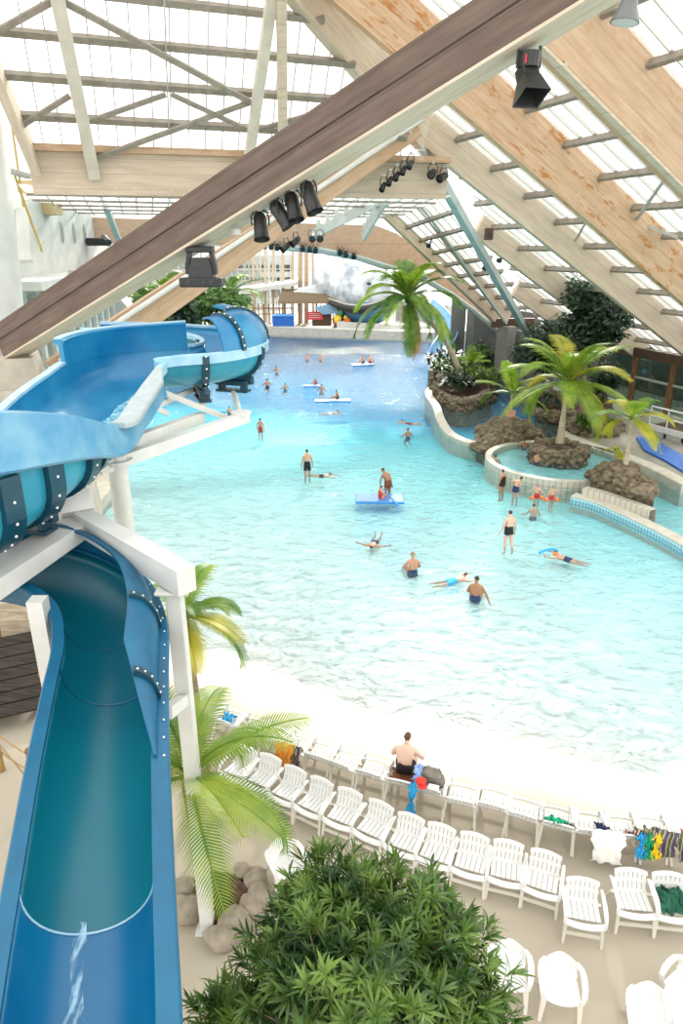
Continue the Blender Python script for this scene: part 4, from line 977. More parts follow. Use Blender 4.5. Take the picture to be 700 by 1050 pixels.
# footbridge with white railing and blue mats below it
ba, bb = G(664, 443, .35), G(760, 470, .35)
t = T('footbridge', 'short footbridge with white railing at the right edge', 'bridge', tuple(ba))
bdv = (bb-ba).normalized(); bnv = Vector((-bdv.y, bdv.x, 0))
MB().beam(ba+ZV*.35+bnv*.9, bb+ZV*.35+bnv*.9, 1.8, .16).build('walkway', M['dark_wood'], t); MB().beam(ba+ZV*.33, bb+ZV*.33, .1, .3).build('edge_beam', M['white_paint'], t)
for z in (1.45, .95): MB().tube([ba+ZV*z, bb+ZV*z], .045, 8).build('rail', M['white_paint'], t)
for i in range(6): q = i/5; MB().tube([ba.lerp(bb, q)+ZV*.35, ba.lerp(bb, q)+ZV*1.47], .04, 8).build('post', M['white_paint'], t)
for i in range(5):
    a, b = ba.lerp(bb, (i+.08)/5), ba.lerp(bb, (i+.92)/5); MB().beam(a+ZV*-.05, b+ZV*-.05, .04, .5).build('grating', M['steel'], t)
pm_ = [G(*p, .3) for p in ((652, 449), (668, 447), (682, 458), (700, 468), (730, 484), (730, 497), (700, 484), (680, 472), (660, 462))]
tag(MB().prism([(p.x, p.y) for p in pm_], .26, .36).build('blue_mat', M['blue_mat']), 'bright blue floor mat beneath the footbridge railing', 'mat')
# ================================================================== hut and rope fence at lower left
hc = G(14, 735)
t = T('plank_hut', 'dark weathered plank hut roof with bamboo screen at the left edge', 'hut', (hc.x-1.2, hc.y, 0))
R = Matrix.Rotation(.42, 3, 'Z') @ Matrix.Rotation(.35, 3, 'X')
for k in range(7): MB().bevbox(hc+Vector((-1.1, .2, .75))+R @ Vector((0, -1.0+k*.33, 0)), (4.2, .30, .07), .01, R).build('roof_plank', M['soot'], t)
for k in range(16): MB().tube([hc+Vector((-2.5+k*.16, 2.2+k*.05, 0)), hc+Vector((-2.5+k*.16, 2.2+k*.05, 2.55+.06*(k % 3)))], .06, 7).build('bamboo_cane', M['bamboo'], t)
for dx, dy in ((-2.6, -.6), (.5, .6)): MB().tube([hc+Vector((dx, dy, 0)), hc+Vector((dx, dy, .75))], .08, 8).build('post', M['brown_wood'], t)
MB().bevbox(hc+Vector((-.4, 2.6, .9)), (1.6, .8, 1.8), .1).build('wall', M['sand_wood'], t)
rp = [G(4, 808), G(37, 815), G(77, 800)]; rp = [G(-26, 800), G(38, 815)]
prev = None; tops = []
for i, (p, h) in enumerate(((G(2, 790), .95), (G(38, 812), 1.0), (G(68, 846), 1.0))):
    t = T('fence_post', ('round wooden rope fence post at the left edge', 'round wooden rope fence post left of the lower slide rim', 'round wooden rope fence post hidden behind the slide')[i], 'post', tuple(p))
    MB().tube([p, p+ZV*h], .07, 10).build('pole', M['bamboo'], t, smooth='angle'); MB().sphere(p+ZV*h, .075, 10, 6).build('cap', M['brown_wood'], t, smooth=True); tops.append(p+ZV*(h-.1))
t = T('rope', 'sagging brown ropes strung between the fence posts', 'rope', tuple(tops[1]))
for a, b in ((tops[0]+Vector((-.6, .5, .2)), tops[1]), (tops[1], tops[2])):
    for dz, sg_ in ((0, .12), (-.42, .15)): MB().tube([a.lerp(b, q/8)+ZV*(dz-sg_*math.sin(PI*q/8)) for q in range(9)], .018, 6).build('rope_strand', M['rope'], t)
MB().tube([tops[0]-ZV*.05, tops[1]-ZV*.85], .016, 6).build('rope_strand', M['rope'], t)
# thin bamboo stake right of the slide
p = G(200, 873); t = T('stake', 'thin brown stake between the slide and the white post', 'stake', tuple(p)); MB().tube([p, D(181, 770, (p-CAM).dot(Vector((0, CT, -ST)))-.3)], .03, 6).build('rod', M['brown_wood'], t)
p = D(2, 955, 8.2); q = D(-14, 1000, 8.0)
t = T('wooden_handrail', 'dark wooden handrail end at the lower left edge', 'handrail', (p.x, p.y, 0)); MB().beam(D(-40, 925, 8.2), D(8, 948, 8.0), .16, .12).build('rail', M['dark_wood'], t); MB().beam(D(-5, 945, 8.1), Vector((D(-5, 945, 8.1).x, D(-5, 945, 8.1).y, 0)), .1, .1, Vector((0, 1, 0))).build('post', M['steel'], t)
# ================================================================== plants
def frond_mb(L_, az, el, droop, leaf, n=34, wid=.045, rng=random, fold=.35, stem=.10):
    """a feather palm leaf starting at the origin"""
    mb = MB(); pts = []; p = Vector((0, 0, 0)); a = el; k = 18; dirh = Vector((math.cos(az), math.sin(az), 0)); sdv = Vector((-math.sin(az), math.cos(az), 0)); curl = rng.uniform(-.25, .25)
    T_ = []
    for i in range(k+1):
        pts.append(p.copy()); d = dirh*math.cos(a)+ZV*math.sin(a)+sdv*curl*(i/k); d.normalize(); T_.append(d)
        p = p+d*(L_/k); a -= droop/k*(.55+.9*i/k)
    mb.tube(pts, [.030*L_/2*(1-.85*i/k)+.004 for i in range(k+1)], 5)
    for i in range(n):
        q = stem+(1-stem)*(i+.5)/n; f = q*k; j = min(int(f), k-1); c = pts[j].lerp(pts[j+1], f-j); t = T_[j].lerp(T_[j+1], f-j).normalized()
        s0 = t.cross(ZV); s0 = s0.normalized() if s0.length > .05 else sdv; up = s0.cross(t)
        ll = leaf*(.35+.65*math.sin(PI*min(1, (q-stem)/(1-stem)*.82+.14)))*(1 if q < .9 else .8)
        for sd in (-1, 1):
            d = (s0*sd*.86+t*(.42+.35*q)+up*(fold-.15)).normalized(); wv_ = t*wid*(.6+.4*math.sin(PI*q))
            e1 = c+d*ll*.5; d2 = (d-ZV*rng.uniform(.35, .75)).normalized(); e2 = e1+d2*ll*.5
            mb.add([c-wv_*.5, c+wv_*.5, e1+wv_*.45, e1-wv_*.45, e2+wv_*.05], [(0, 1, 2, 3), (3, 2, 4)])
    return mb
def palm(name, label, base, crown, L_, nf, leaf, m, tr=.13, seed=1, n=34, wid=.05, els=(-.25, 1.25), droop=(1.1, 1.9), lean=.3, bark='bark_pale', azs=None, group=None, dead=0, mats=None):
    rng = random.Random(seed); base = Vector(base); crown = Vector(crown); h = (crown-base).length
    t = T(name, label, 'palm tree', tuple(base), group=group)
    pts = []; k = 10
    for i in range(k+1):
        q = i/k; p = base.lerp(crown, q); off = (crown-base); off.z = 0; p -= off*lean*math.sin(PI*q)*.5; pts.append(p)
    mb = MB(); mb.tube(pts, [tr*(1.35-.5*min(1, q/k*2) - .12*q/k) for q in range(k+1)], 10)
    for i in range(k*2): q = (i+.5)/(2*k)*k; j = int(q); c = pts[j].lerp(pts[min(j+1, k)], q-j); mb.tube([c-ZV*.02, c+ZV*.02], tr*1.08*(1.3-.5*min(1, q/k*2)-.1*q/k), 10)
    mb.build('trunk', M[bark], t, smooth='angle')
    MB().sphere(crown, (tr*1.0, tr*1.0, tr*2.0), 8, 6).build('crownshaft', M['palm'], t, smooth=True)
    for i in range(nf):
        az = (i*2.399+rng.uniform(-.25, .25)) if azs is None else azs[i % len(azs)]+rng.uniform(-.1, .1)
        q = (i+.5)/nf; el = els[0]+(els[1]-els[0])*q+rng.uniform(-.12, .12)
        mm = m if mats is None or rng.random() < .6 else rng.choice(mats)
        fm = frond_mb(L_*rng.uniform(.85, 1.1)*(1-.15*q), az, el, rng.uniform(*droop), leaf, n, wid, rng)
        fm.v = [v+crown for v in fm.v]; fm.build('frond', M[mm], t)
    for i in range(dead):
        az = rng.uniform(0, 6.28); fm = frond_mb(L_*.9, az, -1.0, .7, leaf*.8, n, wid, rng); fm.v = [v+crown for v in fm.v]; o = fm.build('frond', M['dead_leaf'], t); o['label'] = 'dry brown hanging frond'
    return t
def rockmesh(mb, c, r, rng, sub=2, squash=.8):
    bm = bmesh.new(); bmesh.ops.create_icosphere(bm, subdivisions=sub, radius=1)
    ph = [rng.uniform(0, 6.28) for _ in range(6)]; sx = [rng.uniform(.8, 1.2) for _ in range(3)]
    bm.verts.index_update()
    vs = []
    for v in bm.verts:
        p = v.co; f = 1+.16*math.sin(3*p.x+ph[0])*math.sin(3*p.y+ph[1])+.13*math.sin(5*p.z+ph[2]+2*p.x)+.08*math.sin(9*p.y+ph[3])*math.sin(8*p.x+ph[4])
        vs.append(Vector(c)+Vector((p.x*r*sx[0]*f, p.y*r*sx[1]*f, p.z*r*squash*f)))
    mb.add(vs, [tuple(v.index for v in f.verts) for f in bm.faces]); bm.free()
def planter(label, poly, z0, h, seed, rk='rock', name='rock_planter', rs=.38):
    """ring of cemented rocks holding soil"""
    rng = random.Random(seed); c = sum((Vector(p) for p in poly), Vector())/len(poly)
    cl = catmull([tuple(Vector(p)) for p in poly+poly[:1]], 6)
    t = T(name, label, 'rock planter', (c.x, c.y, z0))
    mb = MB()
    ring0 = [Vector((p[0], p[1], z0-1.2)) for p in cl[:-1]]; ring1 = [Vector((p[0], p[1], z0+h*.7)) for p in cl[:-1]]
    ring2 = [Vector((c.x+(p[0]-c.x)*.86, c.y+(p[1]-c.y)*.86, z0+h*.7)) for p in cl[:-1]]
    mb.loft([ring0, ring1, ring2], True)
    for p in cl[:-1]:
        for zz in (.15, .55, .9): rockmesh(mb, (p[0]+rng.uniform(-.15, .15), p[1]+rng.uniform(-.15, .15), z0+h*zz-.1), rs*rng.uniform(.6, 1.1), rng, 2)
    mb.build('rock_wall', M[rk], t)
    MB().add(ring2+[Vector((c.x, c.y, z0+h*.95))], [(i, (i+1) % len(ring2), len(ring2)) for i in range(len(ring2))]).build('soil', M['soil'], t)
    return t, c
def shrub(name, label, base, h, r, m, n=260, seed=1, leaf=.35, w=.06, cat='shrub', group=None, up=.6, stems=5):
    """a leafy clump: arching strap leaves in many rosettes on short stems"""
    rng = random.Random(seed); base = Vector(base); t = T(name, label, cat, tuple(base), group=group); mb = MB(); st = MB()
    tips = []
    for i in range(max(4, n//14)):
        a = rng.uniform(0, 6.28); q = math.sqrt(rng.random()); tips.append(base+Vector((math.cos(a)*r*q, math.sin(a)*r*q, h*(.35+.65*rng.random()*(1-.5*q*q)))))
    for p in tips[:stems*3]: st.tube([base+Vector((rng.uniform(-.1, .1), rng.uniform(-.1, .1), -.05)), base.lerp(p, .5)+ZV*.1, p], .02, 5)
    for p in tips:
        for k in range(14):
            az = rng.uniform(0, 6.28); el = rng.uniform(-.2, 1.3); d = Vector((math.cos(az)*math.cos(el), math.sin(az)*math.cos(el), math.sin(el))); s_ = d.cross(ZV).normalized()*w*.5; l = leaf*rng.uniform(.6, 1.1)
            e1 = p+d*l*.5; d2 = (d-ZV*rng.uniform(.2, .8)).normalized(); e2 = e1+d2*l*.5
            mb.add([p-s_*.3, p+s_*.3, e1+s_, e1-s_, e2], [(0, 1, 2, 3), (3, 2, 4)])
    st.build('stem', M['bark'], t); mb.build('foliage', M[m], t); return t
# ---- palms standing by the white post
pl = [G(*p) for p in ((186, 905), (210, 893), (240, 895), (266, 915), (262, 945), (236, 962), (212, 955), (190, 935))]
c = sum(pl, Vector())/len(pl)
t = T('planting_bed', 'brown bark bed ringed by boulders at the foot of the white post', 'planting bed', tuple(c)); rng = random.Random(4)
sm = MB(); cl = [Vector((c.x+(p.x-c.x)*.95, c.y+(p.y-c.y)*.95, 0)) for p in pl]; cl = [Vector(p) for p in catmull([tuple(p) for p in cl+cl[:1]], 4)][:-1]
sm.add([p+ZV*.0 for p in cl]+[p.lerp(c, .25)+ZV*.13 for p in cl]+[c+ZV*.2], [(i, (i+1) % len(cl), len(cl)+(i+1) % len(cl), len(cl)+i) for i in range(len(cl))]+[(len(cl)+i, len(cl)+(i+1) % len(cl), 2*len(cl)) for i in range(len(cl))]).build('bark_mulch', M['soil'], t)
for i, (x, y, r, lb) in enumerate(((188, 916, .2, 'tan boulder half hidden by the slide left of the white post'), (194, 936, .22, 'tan boulder left of the foot of the white post'), (229, 966, .23, 'pale boulder at the very front of the palm bed'), (243, 950, .24, 'large tan boulder at the front right of the palm bed'), (258, 936, .22, 'tan boulder on the right rim of the palm bed'),
        (268, 922, .21, 'rounded tan boulder outermost right of the palm bed'), (262, 905, .2, 'tan boulder at the back right of the palm bed'), (250, 897, .17, 'small tan boulder at the back of the palm bed'))):
    p = G(x, y); o = MB(); rockmesh(o, p+ZV*r*.45, r, rng, 3, .75); tag(o.build('boulder', M['rock_pale'], smooth=True, loc=p), lb, 'boulder', 'boulders around the palm bed')
b1 = G(214, 925); b2 = G(196, 890)
palm('palm_tree', 'bright feathery palm right of the white post over the boulder bed', (b1.x, b1.y, 0), (-2.22, 7.9, 2.75), 2.1, 15, .48, 'palm_bright', .08, 5, 40, .035, (-.35, 1.3), (.9, 1.7), mats=['palm', 'palm_yellow'], bark='bark')
cr = D(190, 632, 12.4)
palm('palm_tree', 'palm crown behind the top of the white post, over the water edge', (cr.x+.1, cr.y, 0), tuple(cr), 1.5, 12, .40, 'palm_bright', .08, 15, 36, .035, (-.3, 1.2), (1.1, 1.9), mats=['palm', 'palm_yellow'], bark='bark')
# ---- rock islands in the lagoon
def gp(z, *pts): return [G(x, y, z) for x, y in pts]
planter('long rocky planter island with mixed shrubs, left of the lagoon', gp(0, (444, 394), (450, 408), (468, 419), (489, 416), (504, 406), (501, 391), (482, 376), (457, 374), (445, 383)), -.1, .75, 11)
planter('rocky planter on the deck edge behind the tallest yellow palm', gp(.2, (549, 421), (556, 429), (588, 430), (616, 427), (620, 417), (602, 408), (572, 408), (552, 412)), .2, .5, 12, rs=.3)
planter('low rocky planter right of the tallest yellow palm', gp(.2, (581, 437), (590, 446), (612, 449), (632, 445), (631, 437), (610, 433), (590, 433)), .2, .35, 13, rs=.28)
# rock heap left of round pool
def heap(label, poly, z0, top, seed, nrock=70, rs=.42, name='rock_island', sm_=None):
    rng = random.Random(seed); c = sum((Vector(p) for p in poly), Vector())/len(poly); t = T(name, label, 'rock island', (c.x, c.y, z0)); mb = MB()
    n = len(poly); tp = top
    core = [Vector((p.x, p.y, z0-.9)) for p in poly]; mid = [Vector((tp.x+(p.x-tp.x)*.6, tp.y+(p.y-tp.y)*.6, z0+(tp.z-z0)*.5)) for p in poly]
    mb.loft([core, [Vector((p.x, p.y, z0+.05)) for p in poly], mid, [Vector((tp.x+(p.x-tp.x)*.15, tp.y+(p.y-tp.y)*.15, tp.z-.05)) for p in poly]], True, True)
    for i in range(nrock):
        j = rng.randrange(n); e = poly[j].lerp(poly[(j+1) % n], rng.random()); q = rng.random()**.8
        p = Vector((tp.x, tp.y, 0)).lerp(Vector((e.x, e.y, 0)), q); z = z0+(tp.z-z0)*(1-q)**.8
        rockmesh(mb, (p.x, p.y, z), rs*rng.uniform(.5, 1.0), rng, 2, .7)
    mb.build('rocks', M['rock'], t); return t
heap('jagged brown rock island with a small palm, left of the round pool', gp(0, (484, 455), (498, 463), (520, 460), (541, 458), (556, 450), (548, 437), (528, 432), (504, 432), (488, 443)), -.1, G(523, 436, .9), 21, 90, .5)
heap('triangular brown rock island on the tiled wall, with a slim yellow palm', gp(.35, (603, 491), (618, 503), (645, 512), (669, 519), (671, 510), (656, 492), (640, 484), (618, 486)), .5, G(637, 480, 1.35), 22, 90, .42)
pc = G(572, 468, .24)
planter('round drum of rocks inside the round pool, holding the tallest palm', [Vector((pc.x+1.1*math.cos(a*PI/5), pc.y+1.1*math.sin(a*PI/5), 0)) for a in range(10)], .1, .72, 23, rs=.3)
def Pz(x, y, Z): return D(x, y, Z)
Zc = (pc-CAM).dot(Vector((0, CT, -ST)))
palm('palm_tree', 'tallest yellow green coconut palm rising from the round pool drum', (pc.x, pc.y, .9), tuple(D(582, 392, Zc-.2)), 3.9, 20, .8, 'palm_bright', .15, 33, 46, .075, (-.35, 1.5), (1.0, 1.9), mats=['palm_yellow', 'palm_yellow', 'palm'])
q1 = G(522, 432, .9); Z1 = (q1-CAM).dot(Vector((0, CT, -ST)))
palm('palm_tree', 'small green palm with broad upright fronds on the jagged rock island', tuple(q1), tuple(D(525, 404, Z1)), 2.5, 8, .62, 'palm_bright', .1, 41, 36, .08, (-.1, 1.35), (.8, 1.5), mats=['palm'])
MB().box(D(523, 424, Z1-.25), (.55, .05, .35)).build('sign_board', pm('terracotta_board', (.62, .33, .2), None, .6), None)
so_ = bpy.data.objects['sign_board']; tag(so_, 'small terracotta notice board on the trunk above the jagged rocks', 'notice board')
q2 = G(640, 483, 1.25); Z2 = (q2-CAM).dot(Vector((0, CT, -ST)))
palm('palm_tree', 'slim yellowing palm on the triangular rock island', tuple(q2), tuple(D(648, 430, Z2)), 2.1, 9, .55, 'palm_yellow', .1, 52, 34, .065, (-.3, 1.3), (.9, 1.9), mats=['palm', 'palm_bright', 'palm_yellow'])
q3 = G(631, 476, 1.0); Z3 = (q3-CAM).dot(Vector((0, CT, -ST)))
palm('palm_tree', 'young drooping yellow palm beside the slim one on the triangular rocks', tuple(q3), tuple(D(630, 462, Z3)), .8, 4, .3, 'palm_yellow', .05, 53, 22, .05, (.0, .6), (1.6, 2.2))
q4 = G(474, 394, .5); Z4 = (q4-CAM).dot(Vector((0, CT, -ST)))
palm('palm_tree', 'big dark coconut palm leaning over the far water in front of the whale', tuple(q4), tuple(D(417, 305, Z4-1.5)), 5.0, 20, 1.1, 'palm', .20, 64, 46, .11, (-.5, 1.35), (1.0, 2.0), mats=['midleaf', 'palm_bright'], lean=.35, dead=1)
q5 = G(481, 392, .5); Z5 = (q5-CAM).dot(Vector((0, CT, -ST)))
palm('palm_tree', 'short bushy palm on the long rocky planter', tuple(q5), tuple(D(481, 376, Z5)), 2.0, 12, .6, 'palm', .10, 71, 30, .08, (.0, 1.3), (.9, 1.6), mats=['palm_bright'])
for i, (x, y, h, r, m, lb) in enumerate(((460, 392, 1.3, 1.3, 'midleaf', 'mid green shrub at the left end of the long rocky planter'), (494, 398, 1.1, 1.0, 'palm', 'light green shrub at the right end of the long rocky planter'), (470, 402, .9, 1.0, 'darkleaf', 'dark low shrub at the front of the long rocky planter'), (456, 384, 1.8, 1.2, 'darkleaf', 'dark bushy shrub at the back of the long rocky planter'))):
    shrub('shrub', lb, tuple(G(x, y, .5)), h*1.2, r*1.15, m, 620, 80+i, .65, .13)
for i, (x, y, h, r, m, lb) in enumerate(((611, 442, .9, .75, 'palm', 'fan leaved green plant in the low planter right of the tallest palm'), (597, 441, .7, .4, 'midleaf', 'small plant with red brown stems in the low planter'), (560, 420, .8, .8, 'darkleaf', 'dark plant at the left of the planter behind the tallest palm'), (605, 418, .8, .8, 'midleaf', 'green plant at the right of the planter behind the tallest palm'))):
    shrub('shrub', lb, tuple(G(x, y, .5)), h, r, m, 200, 90+i, .55, .12)
# ---- dark trees against the right hand building
def tree(label, base, crown, r, m, seed, n=2600, leaf=.42, name='dark_tree'):
    rng = random.Random(seed); base = Vector(base); crown = Vector(crown); t = T(name, label, 'tree', tuple(base)); tr = MB(); tr.tube([base, base.lerp(crown, .5)+Vector((.1, .1, 0)), crown], [.16, .12, .05], 8)
    for k in range(6): tr.tube([base.lerp(crown, .5+.06*k), crown+Vector((rng.uniform(-1, 1)*r[0], rng.uniform(-1, 1)*r[1], rng.uniform(-.6, .8)*r[2]))*1.0], [.06, .02], 6)
    tr.build('trunk', M['bark'], t); mb = MB(); lobes = []
    for k in range(16):
        d = Vector((rng.gauss(0, 1), rng.gauss(0, 1), rng.gauss(0, 1))).normalized(); lobes.append((crown+Vector((d.x*r[0], d.y*r[1], d.z*r[2]))*rng.uniform(.3, .8), rng.uniform(.3, .5)))
    for i in range(n):
        c, q = rng.choice(lobes); d = Vector((rng.gauss(0, 1), rng.gauss(0, 1), rng.gauss(0, 1))).normalized(); p = c+Vector((d.x*r[0], d.y*r[1], d.z*r[2]))*q*rng.uniform(.5, 1)
        a = Vector((rng.gauss(0, 1), rng.gauss(0, 1), rng.gauss(-.5, .6))).normalized(); s_ = a.orthogonal().normalized()*leaf*.22; e = p+a*leaf*.55; f = p+a*leaf
        mb.add([p, e+s_, f, e-s_], [(0, 1, 2, 3)])
    mb.build('foliage', M[m], t); return t
def Tb(x, y, z, Z):
    p = D(x, y, Z); return (p.x, p.y, z)
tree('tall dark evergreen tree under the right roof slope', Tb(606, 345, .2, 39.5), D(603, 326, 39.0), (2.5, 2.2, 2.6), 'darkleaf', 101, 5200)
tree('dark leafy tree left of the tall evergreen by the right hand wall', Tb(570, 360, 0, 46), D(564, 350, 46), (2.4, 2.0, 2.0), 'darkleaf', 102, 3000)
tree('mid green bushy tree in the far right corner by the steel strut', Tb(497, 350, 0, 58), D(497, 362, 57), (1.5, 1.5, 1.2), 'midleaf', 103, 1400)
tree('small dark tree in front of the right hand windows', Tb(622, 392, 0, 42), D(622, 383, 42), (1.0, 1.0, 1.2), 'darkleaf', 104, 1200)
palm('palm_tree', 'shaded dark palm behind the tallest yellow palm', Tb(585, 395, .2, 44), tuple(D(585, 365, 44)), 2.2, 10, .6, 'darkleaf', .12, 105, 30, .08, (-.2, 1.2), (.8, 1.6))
# ---- trees and palms on the far left bank
for i, (x, y, Z, L_, m, lb) in enumerate(((168, 300, 62, 3.2, 'palm', 'palm on the far left bank, leftmost above the slide'), (146, 306, 58, 2.6, 'palm_bright', 'small bright palm on the far left bank beside the play house'), (200, 296, 64, 3.6, 'palm', 'palm on the far left bank between the two diagonal beams'), (236, 300, 70, 4.4, 'palm_bright', 'tall palm on the far left bank right of the pale strut'))):
    palm('palm_tree', lb, Tb(x, 330, .35, Z), tuple(D(x, y, Z)), L_, 13, 1.0, m, .16, 120+i, 28, .12, (-.3, 1.3), (.9, 1.7), mats=['midleaf', 'palm'])
for i, (x, y, Z, r, m, lb) in enumerate(((215, 312, 63, (4.0, 2.5, 1.7), 'midleaf', 'broad green bush on the far left bank under the pale strut'), (180, 314, 60, (2.6, 2, 1.6), 'darkleaf', 'dark bush on the far left bank behind the slide'), (152, 318, 57, (1.8, 1.5, 1.3), 'midleaf', 'green bush on the far left bank next to the play house'))):
    tree(lb, Tb(x, 335, .35, Z), D(x, y, Z), r, m, 130+i, 1700, .7, 'bush')
# ---- the big leafy bush at the bottom of the frame
def big_bush():
    rng = random.Random(77); cz = D(358, 1000, 6.0)
    t = T('leafy_bush', 'big glossy dark green leafy tree top at the bottom in front of the chairs', 'bush', (cz.x, cz.y, 0))
    lobes = [(D(352, 950, 6.1), .56), (D(312, 1005, 5.9), .56), (D(410, 960, 6.0), .58), (D(440, 1010, 5.9), .62), (D(360, 1020, 5.6), .75), (D(265, 1045, 5.7), .36), (D(470, 1040, 5.8), .42), (D(335, 915, 6.3), .34), (D(395, 930, 6.3), .32), (D(225, 1050, 5.6), .25), (D(310, 945, 6.3), .28), (D(350, 1080, 5.3), .9), (D(450, 950, 6.2), .26)]
    tr = MB(); root = Vector((cz.x, cz.y+.1, 0)); hub = Vector((cz.x, cz.y+.1, 2.4)); tr.tube([root, root.lerp(hub, .5)+Vector((.05, 0, 0)), hub], [.12, .1, .08], 8)
    for c, r in lobes: tr.tube([hub, hub.lerp(c, .6)+ZV*.1, c], [.05, .03, .012], 6)
    mb = MB()
    for c, r in lobes:
        n = int(88*(r/.5)**2)+14
        for i in range(n):
            d = Vector((rng.gauss(0, 1), rng.gauss(0, 1)-.25, rng.gauss(0, 1)+.35)).normalized(); q = rng.uniform(.6, 1.22); tip = c+d*r*q
            ax = (d+Vector((rng.uniform(-.4, .4), rng.uniform(-.4, .4), rng.uniform(0, .6)))).normalized()
            if i % 4 == 0: tr.tube([c.lerp(tip, .3), tip], [.008, .003], 4)
            k = rng.randint(11, 16); b0 = rng.uniform(0, 6.28); o1 = ax.orthogonal().normalized(); o2 = ax.cross(o1)
            for j in range(k):
                b = b0+j*2.399; sp = rng.uniform(.25, 1.15)+j*.02; rad = o1*math.cos(b)+o2*math.sin(b); ld = (ax*math.cos(sp)+rad*math.sin(sp)).normalized(); l = rng.uniform(.12, .21); w_ = rng.uniform(.010, .015)
                st = tip-ax*rng.uniform(0, .12); sd = ld.cross(ax); sd = sd.normalized() if sd.length > .01 else o1; nn = sd.cross(ld)
                m1 = st+ld*l*.42; l2 = (ld-ZV*rng.uniform(.05, .45)).normalized(); m2 = m1+l2*l*.33; e = m2+(l2-ZV*.15).normalized()*l*.28; f = nn*w_*.35
                mb.add([st, m1+sd*w_+f, m1, m1-sd*w_+f, m2+sd*w_*.8+f, m2, m2-sd*w_*.8+f, e], [(0, 2, 1), (0, 3, 2), (1, 2, 5, 4), (2, 3, 6, 5), (4, 5, 7), (5, 6, 7)])
    tr.build('branches', M['bark'], t); mb.build('foliage', M['bush'], t)
big_bush()
# ================================================================== chairs
def slat_chair(label, group, recline=.30, name='sun_chair'):
    """white slatted armchair, front towards local -Y"""
    t = T(name, label, 'chair', (0, 0, 0), 0, group); m = M['plastic']
    # seat: slatted, gently dished, with a broad curved front lip
    mb = MB(); w = .25
    prof = [(-.30, .385), (-.285, .415), (-.22, .425), (-.10, .405), (.02, .39), (.13, .38)]
    for k in range(6):
        x0 = -w+k*(2*w/6)+.006; x1 = -w+(k+1)*(2*w/6)-.006; r = []
        for y, z in prof[2:]: r.append([Vector((x0, y, z)), Vector((x1, y, z)), Vector((x1, y, z-.018)), Vector((x0, y, z-.018))])
        mb.loft(r, True, True)
    r = []
    for i in range(13):
        x = -.30+.60*i/12; b = .05*(1-(x/.30)**2); r.append([Vector((x, y-b, z)) for y, z in ((-.235, .424), (-.29, .418), (-.315, .385), (-.30, .35), (-.285, .38), (-.235, .404))])
    mb.loft(r, True, True); mb.build('seat', m, t, world=False, smooth='angle')
    mb = MB(); tp = Vector((0, math.sin(recline), math.cos(recline))); b0 = Vector((0, .13, .375)); Hb = .38 if recline < .4 else .44
    for k in range(7):
        x0 = -.245+k*.07; c = x0+.035
        def zt(x): return Hb-.05*(x/.25)**2
        a0, a1 = Vector((x0+.007, 0, 0)), Vector((x0+.063, 0, 0)); th = Vector((0, math.cos(recline), -math.sin(recline)))*.018; r = []
        for q in (0, .25, .5, .75, 1):
            o = b0+tp*zt(c)*q+Vector((0, .03*math.sin(PI*q), 0)); r.append([o+a0, o+a1, o+a1+th, o+a0+th])
        mb.loft(r, True, True)
    for q, hh in ((.06, .05), (.50, .045), (.97, .06)):
        r = []
        for i in range(9):
            x = -.25+.5*i/8; o = b0+tp*(q*(Hb-.05*(x/.25)**2))+Vector((x, .03*math.sin(PI*q), 0)); th = Vector((0, math.cos(recline), -math.sin(recline)))
            r.append([o-tp*hh/2-th*.004, o+tp*hh/2-th*.004, o+tp*hh/2+th*.026, o-tp*hh/2+th*.026])
        mb.loft(r, True, True)
    mb.build('backrest', m, t, world=False, smooth='angle')
    for s in (-1, 1):
        r = []
        for y, z, w_ in ((.23, .56, .035), (.10, .60, .05), (-.10, .60, .062), (-.22, .585, .06), (-.29, .55, .052), (-.31, .48, .045), (-.30, .40, .045)):
            r.append([Vector((s*.295+a*w_/2, y+b*.012, z+b*.012)) for a, b in ((-1, -1), (1, -1), (1, 1), (-1, 1))])
        MB().loft(r, True, True).build('armrest', m, t, world=False, smooth='angle')
        MB().beam((s*.265, -.25, .40), (s*.285, -.33, 0), .055, .045, Vector((0, 1, 0)), .04, .035).build('leg', M['plastic_warm'], t, world=False)
        MB().beam((s*.265, .12, .38), (s*.30, .32, 0), .055, .045, Vector((0, 1, 0)), .04, .035).build('leg', M['plastic_warm'], t, world=False)
    MB().beam((-.27, -.29, .18), (.27, -.29, .18), .03, .05).build('stretcher', M['plastic_warm'], t, world=False)
    return t
